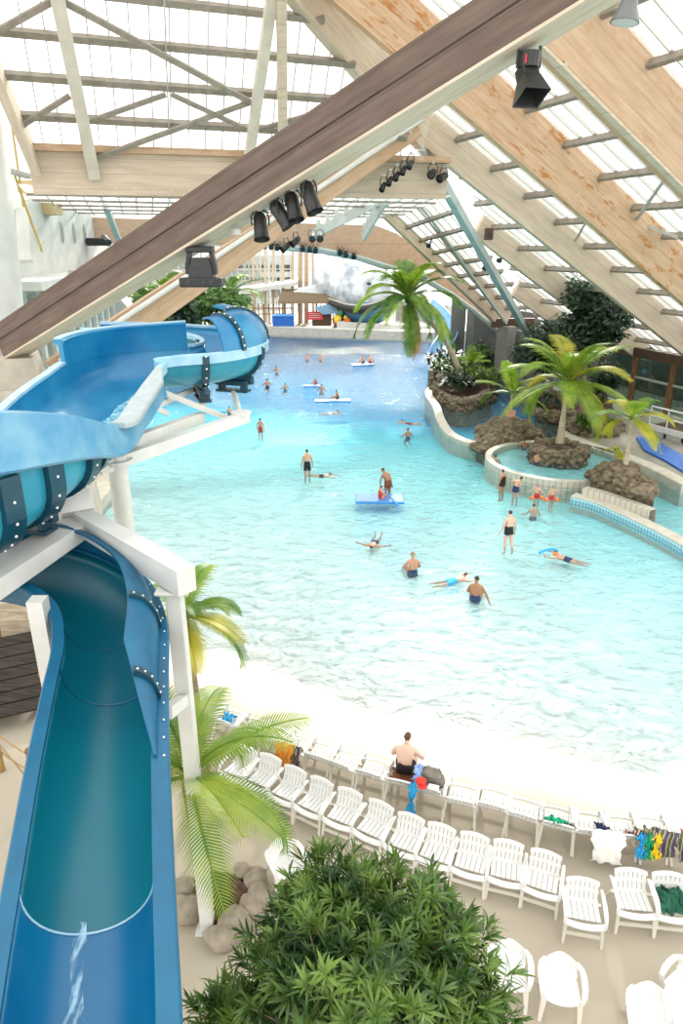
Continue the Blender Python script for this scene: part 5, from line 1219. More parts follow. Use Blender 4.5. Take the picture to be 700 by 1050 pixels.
def tub_chair(label, group):
    """white moulded armchair with a round back, front towards local -Y"""
    t = T('plastic_armchair', label, 'chair', (0, 0, 0), 0, group); m = M['plastic']; n = 20
    prof = [(-.27, .40, .24), (-.245, .43, .245), (-.1, .425, .235), (.06, .41, .225), (.13, .43, .225), (.17, .50, .235), (.195, .57, .240), (.212, .625, .228), (.225, .66, .215), (.232, .685, .185), (.236, .70, .13)]
    rings = []; ro = []
    for y, z, w in prof:
        top = [];
        for i in range(n+1):
            q = -1+2*i/n; dish = .03*q*q*(1 if y < .17 else 0); wrap = -.09*abs(q)**2.2*(1 if z > .5 else .3 if y > .1 else 0)
            top.append(Vector((q*w, y+wrap-(.04*(1-q*q) if y < -.2 else 0), z+dish)))
        rings.append(top+[p+Vector((0, .016 if z > .5 else 0, -.016 if z < .6 else -.004)) for p in reversed(top)])
    MB().loft(rings, True, True).build('seat_shell', m, t, world=False, smooth='angle')
    for s in (-1, 1):
        r = []
        for x, y, z, w_ in ((.215, .175, .62, .05), (.27, .08, .635, .07), (.287, -.04, .64, .08), (.285, -.20, .64, .08), (.275, -.275, .60, .07), (.262, -.285, .50, .06), (.245, -.265, .41, .06)):
            r.append([Vector((s*x+a*w_/2, y+b*.008, z+b*.010)) for a, b in ((-1, -1), (1, -1), (1, 1), (-1, 1))])
        MB().loft(r, True, True).build('armrest', m, t, world=False, smooth='angle')
        MB().beam((s*.235, -.25, .42), (s*.265, -.30, 0), .075, .05, Vector((0, 1, 0)), .045, .04).build('leg', M['plastic_warm'], t, world=False)
        MB().beam((s*.205, .12, .43), (s*.25, .24, 0), .075, .05, Vector((0, 1, 0)), .045, .04).build('leg', M['plastic_warm'], t, world=False)
    return t
proto = {}
def place(kind, x, y, rz, label, group, zoff=.40):
    """chair whose seat centre shows at pixel (x, y)"""
    p = G(x, y, zoff)
    if kind not in proto:
        o = slat_chair(label, group) if kind == 'slat' else slat_chair(label, group, .62) if kind == 'lounge' else tub_chair(label, group)
        o.location = (p.x, p.y, 0); o.rotation_euler = (0, 0, rz); proto[kind] = (o, [x_ for x_ in KIDS(o)]); return o
    src, kids = proto[kind]; c = src.copy(); COL.objects.link(c); c.location = (p.x, p.y, 0); c.rotation_euler = (0, 0, rz); c['label'] = label; c['group'] = group
    for k in kids: d = k.copy(); COL.objects.link(d); d.parent = c
    return c
CH = {}
row1 = [(214, 731), (236, 739), (260, 748), (283, 757), (304, 766), (330, 774), (354, 782), (383, 791), (413, 799), (443, 807), (473, 818), (506, 823), (537, 833), (572, 842), (604, 848), (636, 852), (668, 853), (700, 856)]
l1 = ['cream sun chair at the far left end of the front row, behind the palm', 'sun chair holding a small blue bag, second in the front row behind the palm', 'empty sun chair in the front row just left of the palm frond tip', 'empty sun chair left of the one with the orange towel, front row', 'sun chair with the orange patterned towel over it, front row',
      'first empty sun chair right of the orange towel, front row', 'second empty sun chair right of the orange towel, front row', 'empty sun chair next to the seated man on his left, front row', 'sun chair on which the shirtless man sits', 'sun chair with the grey rucksack on it, front row',
      'first empty sun chair right of the grey rucksack, front row', 'second empty sun chair right of the grey rucksack, front row', 'empty sun chair left of the one with the green towel, front row', 'sun chair with the bright green towel, front row', 'sun chair with the small dark navy bundle, front row',
      'sun chair with the patterned rose towel and hanging swim bag, front row', 'sun chair with the dark striped towels, front row', 'last sun chair at the right frame edge, front row']
def heading(pts, i):
    a, b = G(*pts[max(i-1, 0)]), G(*pts[min(i+1, len(pts)-1)]); return math.atan2(b.y-a.y, b.x-a.x)
random.seed(5)
for i, (x, y) in enumerate(row1): CH['a%d' % i] = place('lounge', x, y, heading(row1, i)+PI+random.uniform(-.06, .06), l1[i], 'front row of white sun chairs facing the water')
row2 = [(247, 788), (271, 797), (296, 810), (323, 822), (353, 834), (384, 847), (416, 861), (448, 872), (483, 882), (519, 890), (556, 901)]
l2 = ['slatted sun chair behind the palm frond, left end of the second row', 'slatted sun chair at the tip of the palm frond, second row', 'third slatted sun chair from the left in the second row', 'fourth from left of the slatted sun chairs in the second row', 'fifth from left of second row slatted sun chairs, above the bush top', 'sixth from left of second row slatted sun chairs, straight below the seated man', 'seventh from left of second row slatted sun chairs, below the rucksack',
      'fourth from right of the slatted sun chairs in the second row', 'third from right of the slatted sun chairs in the second row', 'second from right of the slatted sun chairs in the second row', 'slatted sun chair at the right end of the second row']
for i, (x, y) in enumerate(row2): CH['b%d' % i] = place('slat', x, y, heading(row2, i)+random.uniform(-.05, .05), l2[i], 'second row of white slatted sun chairs')
for x, y, rz, lb in ((597, 931, -.20, 'slatted sun chair standing alone right of the second row'), (648, 921, -.12, 'slatted sun chair left of the one with the dark green towel'), (687, 925, -.12, 'slatted sun chair with the dark green towel at the right edge')): place('slat', x, y, rz, lb, 'loose slatted sun chairs on the right')
for x, y, rz, lb in ((521, 994, -.22, 'moulded round back armchair half hidden by the bush'), (574, 1008, -.20, 'moulded round back armchair standing free right of the bush'), (665, 1040, -.30, 'moulded round back armchair at the bottom right'), (706, 1012, -.9, 'moulded armchair cut off by the right edge at the bottom'), (703, 1040, -.25, 'moulded armchair cut off in the bottom right corner'), (291, 884, .5, 'pale armchair peeking out behind the left of the bush')): place('tub', x, y, rz, lb, 'moulded plastic armchairs near the bush')
# ---- towels and bags on the chairs
def drape(name, label, cat, o, m, w, pts, seed=1, group=None, dz=.02, off=0, rot=0, wob=.02):
    """a limp cloth following a profile (y, z in chair space), w wide, rumpled"""
    rng = random.Random(seed); P_ = catmull([(0, a, b) for a, b in pts], 5); mb = MB(); n = 10; ph = rng.uniform(0, 6)
    top = []
    for i, p in enumerate(P_):
        row = []
        for j in range(n+1):
            q = j/n-.5; ed = .06*math.sin(i*.7+ph)+.04*math.sin(i*1.9+ph)
            x = off+q*(w+ed)+rot*p[1]; row.append(Vector((x, p[1]+wob*math.sin(j*1.7+ph+i*.6), p[2]+dz+wob*math.sin(j*1.3+i*.9+ph)+wob*.5*math.sin(j*3.1+ph))))
        top.append(row)
    rings = [r+[v-Vector((0, .004, .012)) for v in reversed(r)] for r in top]
    mb.loft(rings, True, True); mw = Matrix.LocRotScale(o.location, o.rotation_euler, (1, 1, 1)); mb.v = [mw @ v for v in mb.v]
    ob = mb.build(name, m, loc=mw @ Vector((off, 0, .42)), smooth=True); return tag(ob, label, cat, group)
seatp = [(-.28, .43), (-.1, .42), (.1, .40), (.2, .41)]
drape('towel', 'orange patterned towel hanging over the back of a front row chair', 'towel', CH['a4'], M['towel_multi'], .46, [(.56, .30), (.50, .55), (.42, .755), (.33, .68), (.25, .52)], 1, wob=.03)
drape('towel', 'multicoloured scarf beside the orange towel', 'towel', CH['a4'], M['towel_stripe'], .16, [(.55, .40), (.50, .58), (.42, .76), (.34, .69)], 2, off=-.26, wob=.03)
drape('towel', 'small white and blue cloth on the chair with the orange towel', 'towel', CH['a4'], CL['white'], .25, [(-.2, .44), (0, .43), (.15, .43)], 3, off=.16)
drape('bag', 'small blue bag on a front row chair behind the palm', 'bag', CH['a1'], CL['sky'], .22, [(-.1, .46), (0, .54), (.1, .52), (.18, .45)], 4, wob=.04)
drape('towel', 'crumpled bright green towel on a front row chair', 'towel', CH['a13'], CL['green'], .36, [(.02, .45), (.14, .47), (.22, .56), (.30, .65), (.39, .755)], 5, wob=.045, off=.03)
drape('cloth', 'small brown cloth next to the bright green towel', 'cloth', CH['a13'], M['towel_rose'], .12, [(.20, .53), (.28, .63), (.36, .73)], 6, off=-.20, wob=.03)
drape('towel', 'small dark navy bundle on a front row chair', 'towel', CH['a14'], CL['navy'], .16, [(.0, .46), (.10, .47), (.18, .52), (.28, .63), (.37, .74)], 7, off=-.18, wob=.05)
drape('towel', 'patterned rose towel on the back of a front row chair', 'towel', CH['a15'], M['towel_rose'], .22, [(.14, .47), (.22, .57), (.32, .69), (.41, .77)], 8, off=-.10, wob=.04)
drape('towel', 'white towel hanging off the back of the chair with the navy bundle', 'towel', CH['a14'], CL['white'], .5, [(.56, .20), (.51, .50), (.43, .76), (.34, .67)], 9, off=-.22, wob=.02)
for k, (cn, of, lb) in enumerate((('sky', .02, 'blue end of the swim wear hanging on the front row chair'), ('green', -.10, 'green swim wear hanging between the blue and yellow pieces'), ('yellow', -.22, 'yellow swim wear hanging on the front row chair'))):
    drape('swimwear', lb, 'swim wear', CH['a15'], CL[cn], .13, [(.53, .35), (.50, .50), (.46, .66), (.41, .76)], 20+k, off=of-.2, wob=.03)
drape('towel', 'dark olive striped towel spread over the chair near the right edge', 'towel', CH['a16'], M['towel_stripe'], .46, [(.0, .46), (.14, .47), (.26, .61), (.40, .765), (.48, .62), (.53, .40)], 11, wob=.04)
drape('towel', 'brown strap of cloth draped over the chair left of the striped towel', 'towel', CH['a16'], CL['olive'], .10, [(.05, .47), (.20, .55), (.41, .775), (.49, .57)], 12, off=.26, wob=.04)
drape('towel', 'dark teal and purple towel hanging at the right frame edge', 'towel', CH['a17'], M['towel_stripe'], .40, [(.24, .59), (.40, .77), (.49, .60), (.54, .30)], 13, off=.05, wob=.03)
drape('towel', 'red cloth bundle on the chair at the right frame edge', 'towel', CH['a17'], CL['red'], .16, [(.0, .46), (.12, .52), (.24, .54)], 14, off=-.05, wob=.04)
src = [o for o in bpy.data.objects if o.get('label', '') == 'slatted sun chair with the dark green towel at the right edge'][0]
drape('towel', 'crumpled dark green towel on the slatted chair at the right edge', 'towel', src, CL['dgreen'], .40, [(-.25, .45), (-.12, .50), (0, .47), (.10, .50), (.20, .46)], 15, wob=.05)
# dark brown towel under the man, blue towel beside him
drape('towel', 'reddish brown towel under the seated man', 'towel', CH['a8'], CL['brown'], .48, [(-.20, .43), (.0, .415), (.13, .40), (.24, .53), (.32, .63)], 16, wob=.012, dz=.012)
drape('towel', 'pale blue towel hanging between the seated man and the rucksack', 'towel', CH['a8'], CL['lilac'], .16, [(-.30, .55), (-.15, .62), (.05, .64), (.2, .62)], 17, off=-.30, wob=.02, dz=.02)
drape('towel', 'bright blue towel end dangling below the red cap', 'towel', CH['a9'], CL['sky'], .13, [(.54, .15), (.51, .40), (.46, .64), (.41, .76)], 18, off=.25, wob=.02)
# rucksack and red cap
o = CH['a9']; mw = Matrix.LocRotScale(o.location, o.rotation_euler, (1, 1, 1))
t = T('rucksack', 'big grey brown rucksack propped on a front row chair beside the man', 'rucksack', tuple(mw @ Vector((-.02, -.02, .43)))); rr = Matrix.Rotation(-.62, 3, 'X'); rng = random.Random(3)
def sack(c, size, nm, seed):
    bm = bmesh.new(); bmesh.ops.create_cube(bm, size=1); bmesh.ops.subdivide_edges(bm, edges=bm.edges[:], cuts=5, use_grid_fill=True); bm.verts.index_update(); vs = []
    for v in bm.verts:
        p = v.co*2; L_ = (abs(p.x)**4+abs(p.y)**4+abs(p.z)**4)**.25 or 1; p = p/L_*(1+.05*math.sin(7*p.x+seed)*math.sin(6*p.z+seed)+.04*math.sin(11*p.y+p.z*9))
        taper = 1-.22*max(0, p.z); vs.append(mw @ (Vector(c)+rr @ Vector((p.x*size[0]/2*taper, p.y*size[1]/2, p.z*size[2]/2))))
    mb = MB().add(vs, [tuple(v.index for v in f.verts) for f in bm.faces]); bm.free(); return mb.build(nm, M['canvas'], t, smooth=True)
sack((-.02, .05, .66), (.42, .24, .54), 'main_bag', 1); sack((-.02, -.10, .58), (.32, .12, .28), 'front_pocket', 2.3); sack((-.02, .19, .90), (.36, .20, .12), 'top_flap', 4)
for s in (-1, 1): MB().tube([mw @ (Vector((-.02+s*.1, .05, .66))+rr @ Vector((0, -.15, z*.2))) for z in (1.1, .4, -.4, -1.1)], .014, 6).build('strap', M['black'], t)
c = mw @ Vector((.12, .40, .84)); t = T('cap', 'red cloth cap lying in front of the rucksack', 'cap', tuple(c)); MB().sphere(c, (.105, .10, .06), 14, 8).build('crown', CL['red'], t, smooth=True); MB().sphere(c+Vector((.02, -.09, -.03)), (.085, .09, .018), 12, 6).build('peak', CL['red'], t, smooth=True)
c = mw @ Vector((-.12, .40, .785)); tag(MB().bevbox(c, (.20, .12, .05), .02, rotz(-.3)).build('pouch', CL['white'], loc=c), 'small pale pouch next to the red cap', 'pouch')
# ================================================================== people
STAND = dict(pel=(0, 0, .93, .135), spi=(0, .0, 1.12, .122), che=(0, .0, 1.31, .135), nec=(0, -.012, 1.485, .052), h0=(0, .012, 1.555, .062), h1=(0, .015, 1.635, .088), h2=(0, .005, 1.715, .058), nos=(0, .10, 1.615, .018),
    shL=(-.165, -.01, 1.405, .062), elL=(-.235, -.035, 1.13, .044), wrL=(-.265, .03, .88, .030), paL=(-.27, .05, .80, .032), hiL=(-.085, 0, .885, .10), knL=(-.10, .02, .49, .060), caL=(-.10, -.02, .36, .056), anL=(-.10, -.02, .08, .036), toL=(-.115, .13, .035, .030))
SIT = dict(pel=(0, 0, .13, .14), spi=(0, .0, .31, .122), che=(0, .03, .50, .135), nec=(0, .05, .675, .052), h0=(0, .085, .745, .062), h1=(0, .10, .825, .088), h2=(0, .10, .905, .058), nos=(0, .19, .80, .018),
    shL=(-.165, .03, .595, .062), elL=(-.26, .10, .34, .044), wrL=(-.22, .30, .26, .030), paL=(-.20, .37, .23, .032), hiL=(-.09, .02, .11, .10), knL=(-.17, .42, .15, .060), caL=(-.17, .44, .02, .056), anL=(-.16, .42, -.30, .036), toL=(-.18, .57, -.345, .030))
SITF = dict(SIT, knL=(-.17, .40, .32, .060), caL=(-.17, .46, .22, .056), anL=(-.16, .66, .05, .036), toL=(-.17, .78, .04, .030))
SWIM = dict(pel=(0, 0, -.03, .13), spi=(0, .19, .0, .12), che=(0, .38, .03, .135), nec=(0, .55, .08, .052), h0=(0, .61, .13, .062), h1=(0, .645, .20, .088), h2=(0, .64, .27, .058), nos=(0, .74, .20, .018),
    shL=(-.165, .47, .03, .062), elL=(-.34, .66, .03, .044), wrL=(-.33, .92, .03, .030), paL=(-.32, 1.0, .03, .032), hiL=(-.09, -.05, -.03, .10), knL=(-.13, -.42, -.03, .060), caL=(-.13, -.56, -.03, .056), anL=(-.14, -.84, -.01, .036), toL=(-.15, -.98, -.02, .030))
FLOAT = dict(SWIM, h0=(0, .61, .06, .062), h1=(0, .70, .08, .088), h2=(0, .775, .10, .058), nos=(0, .69, .18, .018), toL=(-.16, -.90, .12, .032), anL=(-.13, -.86, .0, .036), elL=(-.42, .40, .02, .044), wrL=(-.62, .30, .02, .030), paL=(-.70, .26, .02, .032))
BONES = [('pel', 'spi'), ('spi', 'che'), ('che', 'nec'), ('nec', 'h0'), ('h0', 'h1'), ('h1', 'h2'), ('h1', 'nos')]
SIDE = [('che', 'sh'), ('sh', 'el'), ('el', 'wr'), ('wr', 'pa'), ('pel', 'hi'), ('hi', 'kn'), ('kn', 'ca'), ('ca', 'an'), ('an', 'to')]
def joints(pose, over=None):
    J_ = {}
    for k, v in pose.items():
        if k[-1] == 'L': J_[k] = v; J_[k[:-1]+'R'] = (-v[0],)+tuple(v[1:])
        else: J_[k] = v
    J_.update(over or {}); return J_
def skin_body(J_, fingers=True):
    names = list(J_); idx = {k: i for i, k in enumerate(names)}; vs = [Vector(J_[k][:3]) for k in names]; rad = [J_[k][3] for k in names]
    ed = [(idx[a], idx[b]) for a, b in BONES]
    for s in 'LR':
        for a, b in SIDE: ed.append((idx[a if a in ('che', 'pel') else a+s], idx[b+s]))
        if fingers:
            w_, p = Vector(J_['wr'+s][:3]), Vector(J_['pa'+s][:3]); d = (p-w_).normalized(); o = d.cross(Vector((1 if s == 'R' else -1, .2, .3))).normalized(); cu = o.cross(d)
            for k, (sp, l) in enumerate(((-.03, .075), (-.010, .085), (.010, .08), (.03, .065))):
                a = len(vs); vs += [p+o*sp+d*.025, p+o*sp*1.15+d*(.025+l*.55)+cu*.008, p+o*sp*1.2+d*(.02+l)+cu*.03]; rad += [.0095, .0085, .007]; ed += [(idx['pa'+s], a), (a, a+1), (a+1, a+2)]
            a = len(vs); vs += [p-o*.035+d*-.01, p-o*.06+d*.025+cu*.012]; rad += [.011, .009]; ed += [(idx['pa'+s], a), (a, a+1)]
    me = bpy.data.meshes.new('tmp'); me.from_pydata([tuple(v) for v in vs], ed, []); ob = bpy.data.objects.new('tmp', me); COL.objects.link(ob)
    md = ob.modifiers.new('s', 'SKIN'); ob.modifiers.new('b', 'SUBSURF').levels = 2
    md.use_smooth_shade = True
    for i, sv in enumerate(me.skin_vertices[0].data): sv.radius = (rad[i], rad[i]); sv.use_root = (i == idx['pel'])
    return ob
def head_shape(me, J_): pass
def segd(p, a, b):
    ab = b-a; t = max(0, min(1, (p-a).dot(ab)/max(1e-9, ab.dot(ab)))); return (p-(a+ab*t)).length, t
def person(label, loc, rz, pose, skin=0, hair=0, wear=None, scale=1.0, over=None, kind='trunks', fingers=True, group=None, eyes=False, tilt=None):
    J_ = joints(pose, over); ob = skin_body(J_, fingers); dg = bpy.context.evaluated_depsgraph_get(); dg.update(); ev = ob.evaluated_get(dg); me = bpy.data.meshes.new_from_object(ev)
    bpy.data.objects.remove(ob, do_unlink=True)
    t = T('person', label, 'person', tuple(loc), rz, group, scale=scale)
    if tilt: t.rotation_euler = (tilt[0], tilt[1], rz)
    me.name = 'body'; me.materials.clear(); me.materials.append(SKIN[skin]); me.polygons.foreach_set('use_smooth', [True]*len(me.polygons))
    for p in me.polygons: p.material_index = 0
    b = bpy.data.objects.new('body', me); COL.objects.link(b); b.parent = t
    V = [v.co.copy() for v in me.vertices]; NRM = [v.normal.copy() for v in me.vertices]
    pv = {k: Vector(v[:3]) for k, v in J_.items()}
    segs = [('pel', 'spi'), ('spi', 'che'), ('che', 'nec'), ('nec', 'h0'), ('h0', 'h1'), ('h1', 'h2')]
    for s in 'LR': segs += [(a if a in ('che', 'pel') else a+s, c+s) for a, c in SIDE]
    def near(p):
        best = (9, 0, 0)
        for i, (a, c) in enumerate(segs):
            d, q = segd(p, pv[a], pv[c]); d -= (J_[a][3]*(1-q)+J_[c][3]*q)*.75
            if d < best[0]: best = (d, i, q)
        return best
    fcs = [(f.vertices[:], f.center.copy()) for f in me.polygons]
    def sub(name, test, off, m, lab=None):
        sel = [fv for fv, c in fcs if test(c)]
        if not sel: return
        ids = sorted({i for f in sel for i in f}); mp = {v: k for k, v in enumerate(ids)}; n = len(ids)
        vs = [V[i]+NRM[i]*off for i in ids]+[V[i]+NRM[i]*off*.1 for i in ids]; mb = MB(); mb.v = vs; mb.f = [tuple(mp[i] for i in f) for f in sel]; cnt = {}
        for f in mb.f:
            for a, c in zip(f, f[1:]+f[:1]): cnt[(a, c)] = 1
        mb.f += [(c, a, a+n, c+n) for (a, c) in list(cnt) if (c, a) not in cnt]; mb.mi = [0]*len(mb.f)
        o = mb.build(name, m, t, world=False, smooth=True)
        if lab: o['label'] = lab
        return o
    hd = pv['h1']; up = (pv['h2']-pv['h0']).normalized(); fw = (pv['nos']-hd); fw = (fw-up*fw.dot(up)).normalized()
    sub('hair', lambda c: (c-hd).length < .17 and (c-hd).dot(up)*.9-(c-hd).dot(fw)*.75 > .012 and (c-pv['nec']).dot(up) > .06, .014, HAIR[hair])
    if wear:
        def tr(c):
            d, i, q = near(c); a, b_ = segs[i]
            if kind == 'suit': return (a, b_) in (('pel', 'spi'), ('spi', 'che')) or a == 'pel' or (b_[:2] == 'sh' and q < .5) or ((a, b_) == ('che', 'nec') and q < .3)
            return ((a, b_) == ('pel', 'spi') and q < .45) or a == 'pel' or (a[:2] == 'hi' and q < (.55 if kind == 'shorts' else .2))
        sub('swim_shorts' if kind != 'suit' else 'swimsuit', tr, .010, CL[wear])
    sd = up.cross(fw)
    for s in (-1, 1):
        mb = MB().sphere(hd+sd*s*.083-up*.005, (.014, .022, .03), 8, 6, rot=Matrix((sd, fw, up)).transposed())
        mb.build('ear', SKIN[skin], t, world=False, smooth=True)
        if eyes: MB().sphere(hd+sd*s*.032+fw*.078+up*.005, .012, 8, 6).build('eye', HAIR[0], t, world=False, smooth=True)
    return t
def wade(x, y, rz, label, h=1.75, **k):                     # feet on the pool floor, the waterline at pixel (x, y)
    p = G(x, y, WL); return person(label, (p.x, p.y, max(zf(p.x, p.y), WL-.62*h)), rz, k.pop('pose', STAND), scale=h/1.75, **k)
LEANL = dict(elL=(-.25, .02, 1.14, .044), wrL=(-.22, .16, .92, .03), paL=(-.20, .2, .85, .032))
TREAD = dict(STAND, knL=(-.16, .24, .70, .060), caL=(-.16, .14, .64, .054), anL=(-.15, -.12, .58, .036), toL=(-.16, -.24, .53, .030), elL=(-.30, .06, 1.18, .044), wrL=(-.42, .22, 1.12, .030), paL=(-.46, .29, 1.11, .032))
def tread(x, y, label, sk=1, ha=0, up=.28, rz=0, h=1.6, **k):
    p = G(x, y, WL); person(label, (p.x, p.y, WL+up-h*1.0), rz, k.pop('pose', TREAD), skin=sk, hair=ha, wear=k.pop('wear', 'navy'), scale=h/1.75, fingers=False, **k)
wade(520, 560, .25, 'person in black trunks wading alone in the middle right of the pool', skin=3, wear='black', over=dict(knR=(.13, -.04, .50, .06), caR=(.13, -.1, .37, .056), anR=(.13, -.16, .1, .036), toR=(.14, -.03, .04, .03), wrL=(-.30, .06, .9, .03), paL=(-.315, .09, .82, .032)))
wade(315, 486, .2, 'person in dark shorts standing in the left middle of the pool', skin=0, wear='black', kind='shorts', h=1.72)
def at(x, y, z=WL): return G(x, y, z)
p = at(329, 488, -.13); person('child in the water beside the standing person, arms stretched to the right', tuple(p), -1.75, SWIM, skin=0, wear='black', scale=.7, hair=0)
p = at(394, 553, -.16); person('person floating on the back, dark hair and feet out of the water', tuple(at(384, 556, -.15)), 2.9, FLOAT, skin=1, wear='navy', scale=.85)
p = at(423, 586); person('sitting person with bare tanned back and light hair, left of the floating trio', (p.x, p.y, zf(p.x, p.y)), .15, SITF, skin=1, hair=2, wear='navy', scale=1.0)
p = at(463, 596, -.13); person('child with sky blue shorts floating between two sitting people', tuple(p), -1.2, SWIM, skin=0, hair=1, wear='sky', kind='shorts', scale=.8)
p = at(487, 613); person('sitting person with bare brown back, right end of the floating trio', (p.x, p.y, zf(p.x, p.y)), -.3, SITF, skin=2, hair=0, wear='navy', scale=1.0, over=dict(elR=(.33, .0, .36, .044), wrR=(.42, -.1, .2, .03), paR=(.45, -.14, .16, .032)))
p = at(583, 574, -.13); person('child with orange armband lying in the water behind a blue foam noodle', tuple(p), .95, SWIM, skin=0, hair=0, wear='navy', scale=.75)
a_ = at(569, 569, .02); 
def armband(c, label, r=.07):
    tag(MB().tube([Vector(c)+Vector((math.cos(k*PI/6)*.01, 0, 0)) for k in (0,)]+[Vector(c)+Vector((.06, .03, .02)), Vector(c)+Vector((.12, .06, .03))], [r*.8, r, r*.8], 10).build('armband', CL['orange'], smooth='angle'), label, 'armband')
armband(a_-Vector((.05, 0, .0)), 'orange armband on the child behind the blue noodle')
np_ = [at(553, 567, -.07), at(557, 565, -.04), at(562, 563.5, .0), at(568, 563.5, .0), at(572, 565, -.03)]
tag(MB().tube(catmull([tuple(p) for p in np_], 4), .045, 8).build('foam_noodle', CL['sky'], smooth='angle'), 'blue foam noodle in front of the child with the orange armband', 'pool noodle')
wade(267, 441, .1, 'child in red trunks standing in the water at the left', h=1.42, skin=1, wear='red', kind='shorts')
tread(209, 419, 'child beside a blue float under the slide loop, left of two', 3, rz=-.6, h=1.25, up=.45)
tread(235, 423, 'child beside a blue float under the slide loop, right of two', 0, rz=.7, h=1.25, up=.45)
for x, y, lb in ((217, 421, 'small blue float held by the left child under the slide loop'), (228, 422, 'small blue float held by the right child under the slide loop')):
    c = at(x, y, -.05); tag(MB().bevbox(c, (.62, .22, .08), .03, rotz(.3 if x < 220 else -.3)).build('swim_float', CL['sky'], loc=c), lb, 'swim float')
tread(274, 396, 'person waist deep at the left, with wet dark hair', 1, rz=.3, h=1.6, up=.62)
tread(292.5, 398, 'small swimmer right of the waist deep person at the left', 0, rz=.2, h=1.35, up=.42)
tread(283.5, 378, 'lone swimmer head in deep blue water near the slide loop', 1)
tread(315, 365.5, 'swimmer head far out in the blue water, left of a pair', 1, up=.3)
tread(329, 365.5, 'swimmer head far out in the blue water, right of a pair', 1, up=.3)
tread(329.5, 398, 'swimmer hanging on behind the small blue board', 1, up=.35)
def matt(x, y, rz, l, w, label, m='foam_blue', z=0):
    c = G(x, y, WL+.03); t = T('floating_mat', label, 'floating mat', tuple(c), rz); MB().bevbox((0, 0, 0), (l, w, .10), .03).build('mat', M[m], t, world=False); MB().bevbox((0, 0, .052), (l-.12, w-.1, .012), .005).build('top_layer', M['foam_pale'] if m == 'foam_blue' else M[m], t, world=False); return t, c
t, c = matt(319.5, 396, .05, 1.3, .55, 'small blue board with a child kneeling on it, upper of the boards'); person('child kneeling on the small blue board', (c.x+.3, c.y+.2, .0), .6, SITF, skin=1, wear='red', scale=.62)
t, c = matt(341, 411, .08, 2.5, .75, 'long blue board carrying one dark haired rider'); person('rider sitting on the long blue board', (c.x+.35, c.y, .0), 1.3, SITF, skin=2, wear='black', scale=.78, over=dict(paL=(-.5, .2, .12, .032), wrL=(-.44, .2, .16, .03), elL=(-.32, .12, .32, .044)))
t, c = matt(389, 511.5, -.03, 2.05, 1.05, 'wide blue mat carrying a child with a paddle in mid pool')
person('child in a red vest sitting on the wide blue mat', (c.x+.02, c.y-.25, .0), -.9, SITF, skin=0, wear='red', scale=.66, kind='suit')
pb = Vector((c.x+.38, c.y+.62, 0)); person('adult with tanned back leaning over the wide blue mat', (pb.x, pb.y, zf(pb.x, pb.y)), .5, STAND, skin=2, wear='brown', scale=.97, over=dict(che=(-.02, .14, 1.27, .135), nec=(-.03, .25, 1.41, .052), h0=(-.03, .32, 1.45, .062), h1=(-.03, .38, 1.51, .088), h2=(-.03, .42, 1.58, .058), nos=(-.03, .46, 1.46, .018), shL=(-.185, .17, 1.34, .062), shR=(.145, .17, 1.34, .062), elL=(-.29, .16, 1.08, .044), wrL=(-.33, .1, .86, .03), paL=(-.34, .1, .78, .032), elR=(.24, .16, 1.08, .044), wrR=(.28, .1, .86, .03), paR=(.29, .1, .78, .032)))
a_, b_ = Vector((c.x+.12, c.y-.1, .42)), Vector((c.x+.75, c.y-.75, -.12))
t = T('paddle', 'blue paddle held by the child on the wide mat', 'paddle', tuple(a_)); MB().tube([a_, a_.lerp(b_, .62)], .024, 8).build('shaft', M['foam_blue'], t); MB().beam(a_.lerp(b_, .6), b_, .12, .03).build('blade', M['foam_blue'], t)
t, c = matt(371, 374, .2, 1.9, 1.0, 'blue float far out carrying two riders'); person('left rider on the far blue float', (c.x+.1, c.y, .0), .5, SITF, skin=1, wear='navy', scale=.8, fingers=False); person('right rider on the far blue float', (c.x+.75, c.y+.15, .0), -.4, SITF, skin=3, wear='red', scale=.85, fingers=False, hair=2)
tread(418, 447, 'bather with bare shoulders near the left curb of the lagoon', 1, rz=.3, h=1.5, up=.5)
p = at(421, 434, -.12); person('child swimming with a blue noodle toward the left curb of the lagoon', tuple(p), 1.3, SWIM, skin=0, hair=0, wear='red', kind='suit', scale=.8)
np_ = [at(410, 430, -.07), at(413, 431, -.04), at(417, 432.5, -.03), at(424, 433, -.05)]
tag(MB().tube(catmull([tuple(p) for p in np_], 4), .05, 8).build('foam_noodle', CL['sky'], smooth='angle'), 'blue foam noodle of the child near the left curb of the lagoon', 'pool noodle')
p = at(338, 424, -.2); person('faint swimmer gliding under the surface below the long blue board', tuple(p), -1.4, SWIM, skin=3, wear='white', scale=.8, fingers=False)
